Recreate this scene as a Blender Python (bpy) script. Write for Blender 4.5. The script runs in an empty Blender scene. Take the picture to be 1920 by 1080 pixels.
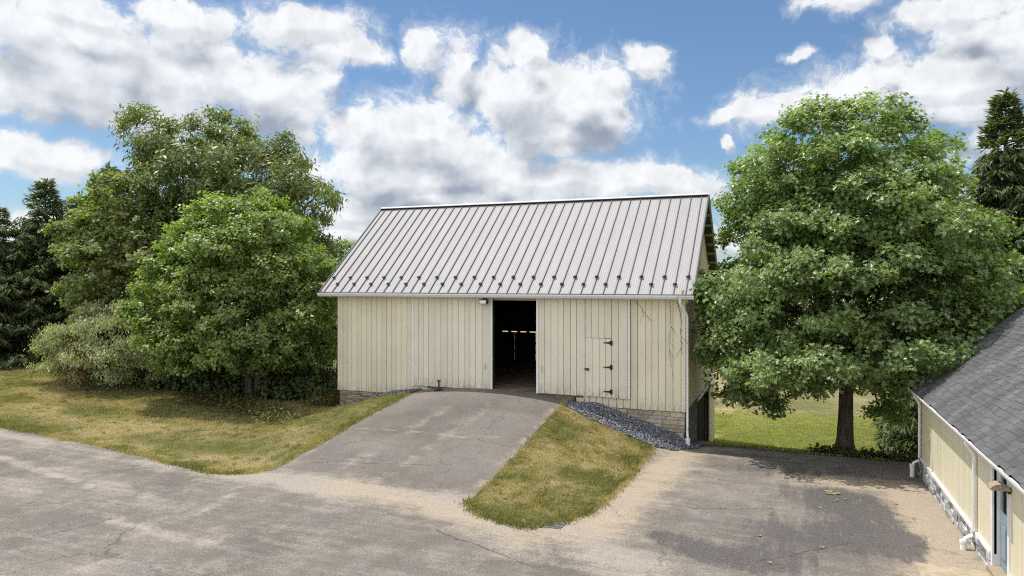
import bpy, bmesh, math, random
import numpy as np
from mathutils import Vector, Matrix
from mathutils.geometry import delaunay_2d_cdt

rnd = random.Random(7)
RNG = np.random.default_rng(11)
scene = bpy.context.scene
COL = scene.collection
CZ = 5.7                      # eye height above the datum
ANG = math.atan(519/1320)
CA, SA = math.cos(ANG), math.sin(ANG)
FPX = 1320.0

def U(px, d):                 # a bearing and a distance ahead -> ground position
    X = (px-960)/FPX*d
    return CA*X-SA*d, SA*X+CA*d
def UG(px, py, z):            # a sight line meeting the level z (relative to the eye)
    return U(px, FPX*(-z)/(py-527))

# ------------------------------------------------------------------ noise
def _hash(ix, iy, s):
    n = (ix*374761393 + iy*668265263 + s*974634777) & 0xffffffff
    n = ((n ^ (n >> 13))*1274126177) & 0xffffffff
    return ((n ^ (n >> 16)) & 0xffff)/65535.0
def vnoise(x, y, s=0):
    x = np.asarray(x, float); y = np.asarray(y, float)
    ix = np.floor(x).astype(np.int64); iy = np.floor(y).astype(np.int64)
    fx = x-ix; fy = y-iy
    fx = fx*fx*(3-2*fx); fy = fy*fy*(3-2*fy)
    a = _hash(ix, iy, s); b = _hash(ix+1, iy, s); c = _hash(ix, iy+1, s); d = _hash(ix+1, iy+1, s)
    return (a*(1-fx)+b*fx)*(1-fy)+(c*(1-fx)+d*fx)*fy
def fbm(x, y, o=4, s=0):
    v = 0; a = .5; t = 0
    for k in range(o):
        v = v+a*vnoise(x*2**k, y*2**k, s+k*17); t += a; a *= .5
    return v/t
def sstep(a, b, x):
    t = np.clip((x-a)/(b-a), 0, 1)
    return t*t*(3-2*t)
def seg_dist(x, y, ax, ay, bx, by):
    dx, dy = bx-ax, by-ay
    t = np.clip(((x-ax)*dx+(y-ay)*dy)/(dx*dx+dy*dy), 0, 1)
    return np.hypot(x-ax-t*dx, y-ay-t*dy)
def poly_dist(x, y, poly, closed=True):
    d = np.full(np.shape(x), 1e9)
    n = len(poly)
    for i in range(n if closed else n-1):
        a = poly[i]; b = poly[(i+1) % n]
        d = np.minimum(d, seg_dist(x, y, a[0], a[1], b[0], b[1]))
    return d
def inside(x, y, poly):
    r = np.zeros(np.shape(x), bool)
    n = len(poly); j = n-1
    for i in range(n):
        xi, yi = poly[i][:2]; xj, yj = poly[j][:2]
        c = ((yi > y) != (yj > y)) & (x < (xj-xi)*(y-yi)/((yj-yi)+1e-12)+xi)
        r ^= c; j = i
    return r

# ------------------------------------------------------------------ terrain height
CP = np.array([(-60,16,-5.0),(-40,16,-5.2),(-27,17,-5.35),(-40,5,-5.2),(-27,5,-5.35),(-14.4,15.8,-5.45),(-14,8,-5.45),(-14,0,-5.45),
 (-5,14,-5.5),(-5,5,-5.45),(0,13,-5.45),(3.5,20.4,-5.62),(3.5,12,-5.22),(3.5,5,-5.1),(10,12,-5.2),(10,20,-5.5),(-3.3,23.6,-5.64),
 (-4.3,20,-5.57),(0,22,-5.67),(2,24.6,-5.72),(-17.3,24.4,-5.3),(-21,24,-5.2),(-30,25.5,-4.95),(-38.7,24.6,-4.6),(-20,20,-5.4),
 (-30,21,-5.1),(-17.3,34,-6.8),(-25,36,-5.6),(-38,36,-4.6),(-10,36,-7.3),(-30,32,-4.9),(-3.3,27,-6.05),(-1,32,-7.2),(3,32,-7.2),
 (8,32,-7.1),(-3.3,33.5,-7.3),(0,45,-7.7),(-15,45,-7.6),(10,40,-7.5),(20,30,-6.8),(30,50,-7.7),(2,25.6,-5.78),(-2,25.4,-5.72),(6,25.5,-5.8),
 (12,24,-5.9),(-60,40,-4.3),(0,65,-7.8),(-40,70,-7.0),(40,70,-7.6),(30,10,-5.2),(-60,-10,-5.2),(30,-10,-5.0),(0,-10,-5.4)], float)
def _tps(r2): return np.where(r2 > 0, r2*np.log(r2+1e-12), 0.0)
_n = len(CP)
_K = _tps((CP[:, None, 0]-CP[None, :, 0])**2+(CP[:, None, 1]-CP[None, :, 1])**2)+np.eye(_n)*2.0
_A = np.zeros((_n+3, _n+3)); _A[:_n, :_n] = _K; _A[:_n, _n] = 1; _A[:_n, _n+1:] = CP[:, :2]; _A[_n, :_n] = 1; _A[_n+1:, :_n] = CP[:, :2].T
_W = np.linalg.solve(_A, np.concatenate([CP[:, 2], [0, 0, 0]]))
def base_h(x, y):
    cx = np.clip(x, -60, 40); cy = np.clip(y, -10, 70)
    v = _W[_n]+_W[_n+1]*cx+_W[_n+2]*cy
    for k in range(_n):
        v = v+_W[k]*_tps((cx-CP[k, 0])**2+(cy-CP[k, 1])**2)
    return v
def ramp_w(x, y):
    return np.where(x > -7.45, 1-np.clip((x+7.45)/(3.2+.95*sstep(21.5, 24.2, y)), 0, 1), np.where(x < -13.8, 1-sstep(0, 4.4, -13.8-x), 1.0))
def height(x, y):
    x = np.asarray(x, float); y = np.asarray(y, float)
    b = base_h(x, y)
    s = np.clip((y-16.1)/8.2, 0, 1.0)
    f = np.where(s < .12, s*s/.24, s-.06)
    f = f-np.clip(s-.72, 0, 1)**2*1.15
    f = f/((1-.06)-.28**2*1.15)
    zr = -5.47+1.13*f+.28*(1-np.clip(np.abs(x+10.6)/3.3, 0, 1)**2)*s
    w = ramp_w(x, y)*sstep(15.9, 16.6, y)*(1-sstep(26, 29, y))
    z = b+(zr-b)*w
    z = z+.34*sstep(23.3, 24.35, y)*(1-sstep(24.6, 25.2, y))*sstep(-7.4, -6.2, x)*(1-sstep(-3.7, -2.9, x))
    far = np.hypot(x, y)
    # far country: gentle rolling
    roll = (fbm(x/160+9, y/160, 3, 5)-.5)*9*sstep(120, 500, far)+sstep(75, 420, far)*3.0
    return z+CZ+roll
H1 = lambda x, y: float(height(np.array([x]), np.array([y]))[0])

# ------------------------------------------------------------------ outlines
RAMP_L = [(-14.1, 16.0), (-13.95, 17.0), (-13.85, 19), (-13.75, 21), (-13.55, 23), (-13.35, 24.43)]
RAMP_R = [(-7.5, 24.43), (-7.42, 22.5), (-7.4, 19), (-7.45, 16.6)]
BANK_TOE = [(-7.4, 15.9), (-6.9, 15.25), (-6.2, 14.85), (-5.5, 14.7), (-4.9, 15.2), (-4.5, 16.2), (-4.3, 17.5), (-4.2, 20), (-4.25, 22), (-4.2, 23.35)]
DRIVE = [(-70, 17.9), (-40, 17.7), (-27.2, 17.3), (-22, 16.9), (-19.3, 16.5), (-17, 15.95), (-15.5, 15.55), (-14.7, 15.6)]+RAMP_L+RAMP_R+BANK_TOE+ \
        [(-3.6, 23.55), (-2.9, 24.3), (-2.7, 25.3), (-1, 25.45), (2, 25.6), (6, 25.4), (9, 24), (9, -6), (-70, -6)]
BANK = RAMP_R+BANK_TOE+[(-4.2, 23.4), (-5.2, 23.45), (-6.6, 23.55), (-7.3, 23.8)]
GRAVEL_R = [(-7.5, 24.4), (-7.3, 23.75), (-6.6, 23.45), (-5.2, 23.3), (-4.2, 23.25), (-3.4, 23.55), (-2.9, 24.3), (-2.75, 25.6), (-3.25, 26.5), (-3.27, 24.4)]
GRAVEL_L = [(-13.4, 24.4), (-13.5, 23.75), (-14.6, 23.65), (-15.9, 23.75), (-17.2, 24.1), (-17.3, 24.4)]

def densify(poly, step, jit=0.0, seed=3, jfilter=None):
    r = np.random.default_rng(seed); out = []
    n = len(poly)
    for i in range(n):
        a = np.array(poly[i][:2]); b = np.array(poly[(i+1) % n][:2])
        L = np.hypot(*(b-a)); k = max(1, int(L/step)); 
        if L > 25: k = max(1, int(L/3))
        nr = np.array([-(b-a)[1], (b-a)[0]])/L
        for j in range(k):
            p = a+(b-a)*j/k
            w = (fbm(np.array([p[0]*1.3]), np.array([p[1]*1.3]), 3, seed)[0]-.5)*jit*2+r.normal()*jit*.18
            if jfilter and jfilter(p): w = 0
            out.append(p+nr*w)
    return out

# ------------------------------------------------------------------ mesh helpers
def link(o, parent=None):
    COL.objects.link(o)
    if parent: o.parent = parent
    return o
def raw_mesh(name, verts, faces, mat, parent=None, attrs=None, smooth=False, loops=None):
    """faces: list of index tuples, or array (n,k)."""
    me = bpy.data.meshes.new(name)
    verts = np.asarray(verts, np.float32)
    if isinstance(faces, np.ndarray):
        n, k = faces.shape
        me.vertices.add(len(verts)); me.vertices.foreach_set('co', verts.ravel())
        me.loops.add(n*k); me.loops.foreach_set('vertex_index', faces.astype(np.int32).ravel())
        me.polygons.add(n)
        me.polygons.foreach_set('loop_start', (np.arange(n)*k).astype(np.int32))
        me.polygons.foreach_set('loop_total', np.full(n, k, np.int32))
        me.update(calc_edges=True)
    else:
        me.from_pydata([tuple(v) for v in verts.tolist()], [], faces)
    if attrs:
        for an, arr in attrs.items():
            a = me.attributes.new(an, 'FLOAT', 'POINT'); a.data.foreach_set('value', np.asarray(arr, np.float32))
    if smooth: me.polygons.foreach_set('use_smooth', np.ones(len(me.polygons), bool))
    if mat: me.materials.append(mat)
    o = bpy.data.objects.new(name, me)
    return link(o, parent)
class MB:
    def __init__(s): s.v = []; s.f = []; s.t = []
    def add(s, vs, fs, t=1.0):
        o = len(s.v); s.v += [tuple(v) for v in vs]; s.f += [tuple(i+o for i in f) for f in fs]; s.t += [t]*len(vs)
    def box(s, x0, x1, y0, y1, z0, z1, t=1.0):
        s.add([(x0,y0,z0),(x1,y0,z0),(x1,y1,z0),(x0,y1,z0),(x0,y0,z1),(x1,y0,z1),(x1,y1,z1),(x0,y1,z1)],
              [(0,3,2,1),(4,5,6,7),(0,1,5,4),(1,2,6,5),(2,3,7,6),(3,0,4,7)], t)
    def bbox(s, x0, x1, y0, y1, z0, z1, b=.008, t=1.0, jit=0):   # box with a chamfered -y / +-x face edge
        s.obox(Vector(((x0+x1)/2,(y0+y1)/2,(z0+z1)/2)), (1,0,0), (0,1,0), (0,0,1), (x1-x0)/2, (y1-y0)/2, (z1-z0)/2, t, b, jit)
    def obox(s, c, ex, ey, ez, hx, hy, hz, t=1.0, b=0, jit=0):
        c = Vector(c); ex = Vector(ex); ey = Vector(ey); ez = Vector(ez)
        if b <= 0:
            P = [c+ex*(i*hx)+ey*(j*hy)+ez*(k*hz) for k in (-1,1) for (i,j) in ((-1,-1),(1,-1),(1,1),(-1,1))]
            s.add(P, [(0,3,2,1),(4,5,6,7),(0,1,5,4),(1,2,6,5),(2,3,7,6),(3,0,4,7)], t); return
        P = []
        for k, kk in ((-1,hz-b),(1,hz-b)):
            for (i,j) in ((-1,-1),(1,-1),(1,1),(-1,1)):
                P.append(c+ex*(i*hx)+ey*(j*(hy-b))+ez*(k*kk))
                P.append(c+ex*(i*(hx-b))+ey*(j*hy)+ez*(k*kk))
                P.append(c+ex*(i*(hx-b))+ey*(j*(hy-b))+ez*(k*hz))
        if jit: P = [p+Vector((rnd.uniform(-jit,jit),rnd.uniform(-jit,jit),rnd.uniform(-jit,jit))) for p in P]
        bm = bmesh.new()
        for p in P: bm.verts.new(p)
        bmesh.ops.convex_hull(bm, input=bm.verts)
        bm.verts.ensure_lookup_table(); bm.verts.index_update()
        s.add([v.co.copy() for v in bm.verts], [tuple(v.index for v in f.verts) for f in bm.faces], t); bm.free()
    def tube(s, pts, radii, n=8, t=1.0, caps=True):
        pts = [Vector(p) for p in pts]
        if not hasattr(radii, '__len__'): radii = [radii]*len(pts)
        rings = []; up = Vector((0.31, 0.17, 0.93))
        for i, p in enumerate(pts):
            d = (pts[min(i+1, len(pts)-1)]-pts[max(i-1, 0)]).normalized()
            a = d.cross(up)
            if a.length < .05: a = d.cross(Vector((1, 0, 0)))
            a.normalize(); b = d.cross(a)
            rings.append([p+(a*math.cos(2*math.pi*k/n)+b*math.sin(2*math.pi*k/n))*radii[i] for k in range(n)])
        vs = [v for r in rings for v in r]; fs = []
        for i in range(len(pts)-1):
            for k in range(n):
                fs.append((i*n+k, i*n+(k+1) % n, (i+1)*n+(k+1) % n, (i+1)*n+k))
        if caps: fs.append(tuple(range(n))[::-1]); fs.append(tuple(range((len(pts)-1)*n, len(pts)*n)))
        s.add(vs, fs, t)
    def prism(s, prof, axis, a0, a1, t=1.0):
        """prof: list of 2D points; axis 'x' -> (a, p0, p1); 'y' -> (p0, a, p1); 'z' -> (p0,p1,a)"""
        m = {'x': lambda a, p: (a, p[0], p[1]), 'y': lambda a, p: (p[0], a, p[1]), 'z': lambda a, p: (p[0], p[1], a)}[axis]
        n = len(prof)
        vs = [m(a0, p) for p in prof]+[m(a1, p) for p in prof]
        fs = [tuple(range(n))[::-1], tuple(range(n, 2*n))]+[(i, (i+1) % n, n+(i+1) % n, n+i) for i in range(n)]
        s.add(vs, fs, t)
    def build(s, name, mat, parent=None, smooth=False, recalc=True, extra=None):
        o = raw_mesh(name, s.v, s.f, mat, parent, {'tint': s.t}, smooth)
        if recalc:
            bm = bmesh.new(); bm.from_mesh(o.data); bmesh.ops.recalc_face_normals(bm, faces=bm.faces); bm.to_mesh(o.data); bm.free()
        return o
def empty(name, loc, label, cat, group=None):
    o = bpy.data.objects.new(name, None); o.location = loc; link(o); o.empty_display_size = .3
    return tag(o, label, cat, group)
def tag(o, label=None, cat=None, group=None, kind=None):
    if label: o['label'] = label
    if cat: o['category'] = cat
    if group: o['group'] = group
    if kind: o['kind'] = kind
    return o
def settle(root):
    """parts are built in world coordinates: keep them there under the moved root"""
    for ch in root.children:
        ch.matrix_parent_inverse = Matrix.Translation(root.location).inverted()

# ------------------------------------------------------------------ node helpers
class NT:
    def __init__(s, tree): s.t = tree; s.n = tree.nodes; s.l = tree.links
    def new(s, typ, **kw):
        n = s.n.new(typ)
        for k, v in kw.items(): setattr(n, k, v)
        return n
    def put(s, sock, v):
        if isinstance(v, bpy.types.NodeSocket): s.l.new(v, sock)
        elif v is not None: sock.default_value = v
    def m(s, op, a, b=None, c=None, clamp=False):
        n = s.new('ShaderNodeMath', operation=op, use_clamp=clamp)
        s.put(n.inputs[0], a)
        if b is not None: s.put(n.inputs[1], b)
        if c is not None: s.put(n.inputs[2], c)
        return n.outputs[0]
    def vm(s, op, a, b=None):
        n = s.new('ShaderNodeVectorMath', operation=op)
        s.put(n.inputs[0], a)
        if b is not None: s.put(n.inputs[1], b)
        return n.outputs['Value'] if op in ('LENGTH', 'DOT_PRODUCT', 'DISTANCE') else n.outputs[0]
    def mix(s, fac, a, b, mode='MIX'):
        n = s.new('ShaderNodeMix', data_type='RGBA', blend_type=mode)
        s.put(n.inputs[0], fac)
        for i, v in ((6, a), (7, b)):
            if isinstance(v, (tuple, list)) and len(v) == 3: v = (*v, 1)
            s.put(n.inputs[i], v)
        return n.outputs[2]
    def noise(s, vec, scale, detail=4, rough=.55, dist=0, out=0, dims='3D'):
        n = s.new('ShaderNodeTexNoise', noise_dimensions=dims)
        if vec is not None: s.l.new(vec, n.inputs['Vector'])
        n.inputs['Scale'].default_value = scale; n.inputs['Detail'].default_value = detail
        n.inputs['Roughness'].default_value = rough; n.inputs['Distortion'].default_value = dist
        return n.outputs[out]
    def ss(s, v, a, b, lo=0., hi=1.):
        n = s.new('ShaderNodeMapRange', interpolation_type='SMOOTHSTEP')
        s.put(n.inputs[0], v); s.put(n.inputs[1], a); s.put(n.inputs[2], b); s.put(n.inputs[3], lo); s.put(n.inputs[4], hi)
        return n.outputs[0]
    def attr(s, name): return s.new('ShaderNodeAttribute', attribute_name=name).outputs['Fac']
    def mapv(s, vec, scale=(1,1,1), rot=(0,0,0), loc=(0,0,0)):
        n = s.new('ShaderNodeMapping'); s.l.new(vec, n.inputs[0])
        n.inputs['Scale'].default_value = scale; n.inputs['Rotation'].default_value = rot; n.inputs['Location'].default_value = loc
        return n.outputs[0]
    def pos(s): return s.new('ShaderNodeNewGeometry').outputs['Position']
    def bump(s, h, strength=.3, dist=.02):
        n = s.new('ShaderNodeBump'); s.put(n.inputs['Height'], h); n.inputs['Strength'].default_value = strength; n.inputs['Distance'].default_value = dist
        return n.outputs[0]
def material(name, fn, rough=.7, spec=.3, metal=0.):
    m = bpy.data.materials.new(name); m.use_nodes = True
    T = NT(m.node_tree); b = m.node_tree.nodes['Principled BSDF']
    b.inputs['Roughness'].default_value = rough; b.inputs['Specular IOR Level'].default_value = spec; b.inputs['Metallic'].default_value = metal
    r = fn(T, b)
    if r is not None:
        T.put(b.inputs['Base Color'], (*r, 1) if isinstance(r, tuple) else r)
    return m
def simple(name, col, rough=.6, spec=.3, metal=0., var=.12, scale=3.):
    def fn(T, b):
        n = T.noise(T.pos(), scale, 5, .6)
        n2 = T.noise(T.pos(), scale*14, 3, .6)
        f = T.m('MULTIPLY', T.m('ADD', T.ss(n, .3, .7, 1-var, 1+var*.5), T.ss(n2, .3, .7, -var*.3, var*.3)), T.ss(T.attr('tint'), 0, 2, 0, 2))
        return T.mix(1.0, (*col, 1), T.vm('MULTIPLY', (1, 1, 1), None) if False else comb(T, f), 'MULTIPLY')
    return material(name, fn, rough, spec, metal)
def comb(T, f):
    n = T.new('ShaderNodeCombineColor'); 
    for i in range(3): T.put(n.inputs[i], f)
    return n.outputs[0]

# ------------------------------------------------------------------ materials
def painted_siding(col, dirt=(.30,.22,.12), zlow=None):
    def fn(T, b):
        P = T.pos()
        big = T.noise(P, .7, 4, .6)
        streak = T.noise(T.mapv(P, (7, 7, .5)), 2.2, 5, .65)
        fine = T.noise(T.mapv(P, (30, 30, 3)), 3, 3, .6)
        tint = T.attr('tint')
        f = T.m('MULTIPLY', T.m('MULTIPLY', T.ss(big, .25, .75, .93, 1.04), T.ss(streak, .25, .8, .96, 1.02)), tint)
        c = T.mix(1.0, (*col, 1), comb(T, f), 'MULTIPLY')
        chips = T.m('MULTIPLY', T.ss(fine, .62, .75), T.ss(streak, .5, .7))
        c = T.mix(T.m('MULTIPLY', chips, .35), c, dirt)
        if zlow is not None:
            sp = T.new('ShaderNodeSeparateXYZ'); T.l.new(P, sp.inputs[0])
            g = T.ss(sp.outputs[2], zlow+.55, zlow, 0, 1)
            gm = T.m('MULTIPLY', g, T.ss(T.noise(T.mapv(P, (9, 9, 2.5)), 1.6, 5, .7), .38, .72))
            c = T.mix(T.m('MULTIPLY', gm, .75), c, dirt)
        T.l.new(T.bump(fine, .15, .004), b.inputs['Normal'])
        return c
    return fn
CREAM = (.76, .695, .545)
M = {}
M['siding'] = material('cream_siding', painted_siding(CREAM, (.28, .22, .13), CZ-4.5), .6, .3)
M['door_paint'] = material('cream_door_paint', painted_siding((.76, .71, .58), (.22, .18, .12), CZ-4.12), .6, .3)
M['side_siding'] = material('side_siding', painted_siding((.74, .68, .45), (.25, .2, .1)), .65, .3)
M['shed_siding'] = material('shed_siding', painted_siding((.74, .68, .50), (.4, .33, .2)), .6, .3)
M['white'] = simple('white_trim', (.80, .80, .80), .45, .4, var=.08)
M['gutter'] = simple('grey_white_gutter', (.74, .75, .78), .35, .5, var=.06)
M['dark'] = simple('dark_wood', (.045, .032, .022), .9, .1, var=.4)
M['floor'] = material('worn_floor', lambda T, b: T.mix(T.ss(T.noise(T.mapv(T.pos(), (1, 5, 1)), 2, 6, .65), .35, .7), (.10, .075, .05), (.28, .23, .17)), .9, .1)
M['iron'] = simple('black_iron', (.015, .015, .017), .5, .4, var=.3)
M['rust'] = simple('weathered_steel', (.09, .08, .075), .6, .4, .4, var=.4, scale=20)
M['guard'] = simple('snow_guard_bronze', (.055, .053, .06), .45, .5, .3, var=.2)
M['pvc'] = simple('white_pvc', (.82, .82, .81), .4, .4, var=.06)
M['concrete_block'] = simple('bleached_concrete', (.55, .47, .36), .9, .1, var=.3, scale=8)
M['purlin'] = simple('purlin_wood', (.60, .54, .30), .8, .15, var=.25)
M['greyblock'] = simple('grey_stucco', (.22, .21, .21), .95, .1, var=.3, scale=4)
M['blue_door'] = simple('blue_grey_paint', (.24, .33, .385), .5, .35, var=.12)
M['glass'] = material('dark_glass', lambda T, b: (.02, .03, .035), .06, .6)
M['lamp_wood'] = simple('weathered_lamp', (.38, .30, .22), .6, .3, var=.5, scale=30)
def roof_fn(T, b):
    P = T.pos()
    n = T.noise(T.mapv(P, (3, .5, .5)), 1.2, 5, .6)
    n2 = T.noise(P, 22, 4, .6)
    f = T.m('MULTIPLY', T.m('MULTIPLY', T.ss(n, .25, .75, .94, 1.04), T.ss(n2, .25, .75, .95, 1.03)), T.attr('tint'))
    T.put(b.inputs['Roughness'], T.ss(n2, .3, .7, .55, .7))
    return T.mix(1., (.335, .326, .335, 1), comb(T, f), 'MULTIPLY')
M['roof'] = material('grey_metal_roof', roof_fn, .6, .25, 0.)
M['seam'] = simple('roof_seam', (.10, .097, .108), .6, .3, 0, var=.1)
M['cap'] = simple('ridge_cap_metal', (.50, .485, .49), .55, .3, 0, var=.08)
def stone_fn(cols):
    def fn(T, b):
        P = T.pos(); t = T.attr('tint')
        c = T.mix(T.ss(t, .4, .8), cols[0], cols[1]); c = T.mix(T.ss(t, .8, 1.2), c, cols[2])
        n = T.noise(P, 9, 6, .7)
        c = T.mix(1., c, comb(T, T.ss(n, .2, .8, .6, 1.25)), 'MULTIPLY')
        T.l.new(T.bump(n, .8, .03), b.inputs['Normal'])
        return c
    return fn
M['stone'] = material('barn_stone', stone_fn([(.34, .29, .22), (.47, .42, .33), (.56, .52, .43)]), .9, .15)
M['brownstone'] = material('brown_rubble', stone_fn([(.24, .16, .095), (.36, .26, .16), (.42, .35, .26)]), .9, .15)
M['shedstone'] = material('grey_ledge_stone', stone_fn([(.20, .20, .20), (.45, .45, .46), (.54, .54, .54)]), .9, .15)
M['mortar'] = simple('mortar', (.27, .245, .21), .95, .1, var=.25, scale=10)
M['gravel'] = material('crushed_stone', stone_fn([(.075, .08, .10), (.165, .17, .205), (.36, .36, .39)]), .8, .25)
def shingle_fn(T, b):
    P = T.pos()
    n = T.noise(P, 60, 4, .7); w = T.noise(T.mapv(P, (.35, 1, .35)), .8, 5, .65)
    f = T.m('MULTIPLY', T.m('MULTIPLY', T.ss(n, .2, .8, .72, 1.3), T.attr('tint')), T.ss(w, .3, .72, .72, 1.2))
    T.l.new(T.bump(n, .6, .006), b.inputs['Normal'])
    return T.mix(1., (.112, .112, .117, 1), comb(T, f), 'MULTIPLY')
M['shingle'] = material('asphalt_shingle', shingle_fn, .9, .2)
def bark_fn(a, c):
    def fn(T, b):
        P = T.pos(); n = T.noise(T.mapv(P, (9, 9, 1.6)), 1.6, 7, .7)
        T.l.new(T.bump(n, .9, .04), b.inputs['Normal'])
        return T.mix(T.ss(n, .3, .7), a, c)
    return fn
M['bark'] = material('grey_brown_bark', bark_fn((.045, .035, .028), (.16, .13, .10)), .95, .1)
M['bark_pale'] = material('pale_bark', bark_fn((.09, .075, .06), (.25, .215, .18)), .95, .1)

def leaf_mat(name, dark, light, under, yellow=(.2, .2, .03), trans=.3, rough=.42, spec=.45):
    m = bpy.data.materials.new(name); m.use_nodes = True
    T = NT(m.node_tree); b = m.node_tree.nodes['Principled BSDF']; out = m.node_tree.nodes['Material Output']
    t = T.attr('tint')
    g = T.new('ShaderNodeNewGeometry')
    n = T.noise(g.outputs['Position'], .55, 3, .5)
    c = T.mix(T.ss(t, 0, 1), dark, light)
    c = T.mix(T.m('MULTIPLY', T.ss(n, .52, .75), .35), c, yellow)
    c = T.mix(T.ss(t, .93, 1.0, 0, .6), c, yellow)
    c = T.mix(T.m('MULTIPLY', g.outputs['Backfacing'], .7), c, under)
    T.put(b.inputs['Base Color'], c); b.inputs['Roughness'].default_value = rough; b.inputs['Specular IOR Level'].default_value = spec
    tr = T.new('ShaderNodeBsdfTranslucent')
    T.put(tr.inputs[0], T.mix(1., c, (1.5, 1.6, .7, 1), 'MULTIPLY'))
    mx = T.new('ShaderNodeMixShader'); mx.inputs[0].default_value = trans
    T.l.new(b.outputs[0], mx.inputs[1]); T.l.new(tr.outputs[0], mx.inputs[2]); T.l.new(mx.outputs[0], out.inputs[0])
    return m
M['oak_leaf'] = leaf_mat('oak_leaf', (.075, .135, .032), (.25, .355, .105), (.25, .32, .14), (.29, .35, .07), .40, .36, .6)
M['maple_leaf'] = leaf_mat('maple_leaf', (.09, .15, .034), (.26, .35, .085), (.26, .32, .12), (.34, .36, .07), .44, .42, .5)
M['tall_leaf'] = leaf_mat('tall_tree_leaf', (.06, .10, .03), (.20, .25, .07), (.20, .24, .10), (.32, .29, .06), .38, .42, .5)
M['mid_leaf'] = leaf_mat('mid_tree_leaf', (.10, .145, .042), (.255, .31, .10), (.27, .30, .14), (.33, .31, .08), .45, .5, .4)
M['shrub_leaf'] = leaf_mat('shrub_leaf', (.14, .17, .08), (.38, .41, .22), (.38, .40, .25), (.36, .33, .15), .42, .45, .5)
M['bush_leaf'] = leaf_mat('bush_leaf', (.03, .055, .014), (.075, .115, .03), (.11, .14, .06), (.15, .13, .03), .25, .5, .3)
M['dry_leaf'] = leaf_mat('dry_twig_leaf', (.13, .07, .03), (.26, .15, .08), (.26, .17, .1), (.2, .13, .05), .2, .6, .2)
M['spruce'] = leaf_mat('spruce_needles', (.05, .078, .034), (.165, .20, .09), (.13, .16, .07), (.20, .21, .07), .3, .55, .25)
M['grass'] = leaf_mat('grass_blades', (.125, .145, .045), (.47, .385, .215), (.33, .29, .14), (.25, .17, .09), .35, .75, .1)
M['fresh_grass'] = leaf_mat('fresh_grass_blades', (.25, .30, .06), (.46, .47, .14), (.40, .42, .14), (.45, .45, .15), .45, .75, .1)
M['weed'] = leaf_mat('weed_leaf', (.07, .09, .025), (.20, .18, .07), (.16, .15, .06), (.2, .15, .06), .25, .6, .2)

def ground_fn(T, b):
    P = T.pos(); dry = T.attr('dry'); sh = T.attr('worn')
    n1 = T.noise(P, 1.7, 7, .68); n2 = T.noise(T.mapv(P, (1, 1, .2)), 16, 5, .7); n3 = T.noise(P, 60, 3, .7)
    d = T.m('ADD', dry, T.m('MULTIPLY', T.m('SUBTRACT', n1, .5), .9))
    d = T.m('ADD', d, T.m('MULTIPLY', T.m('SUBTRACT', n2, .5), .9))
    c = T.mix(T.ss(d, .1, .95), (.135, .15, .045), (.41, .335, .19))
    c = T.mix(T.ss(sh, .25, .9), c, (.36, .27, .17))
    c = T.mix(1., c, comb(T, T.m('MULTIPLY', T.ss(n3, .25, .75, .62, 1.22), T.ss(n2, .25, .75, .8, 1.12))), 'MULTIPLY')
    T.l.new(T.bump(T.m('ADD', n2, n3), .9, .05), b.inputs['Normal'])
    return c
M['ground'] = material('lawn_ground', ground_fn, .95, .1)
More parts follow.
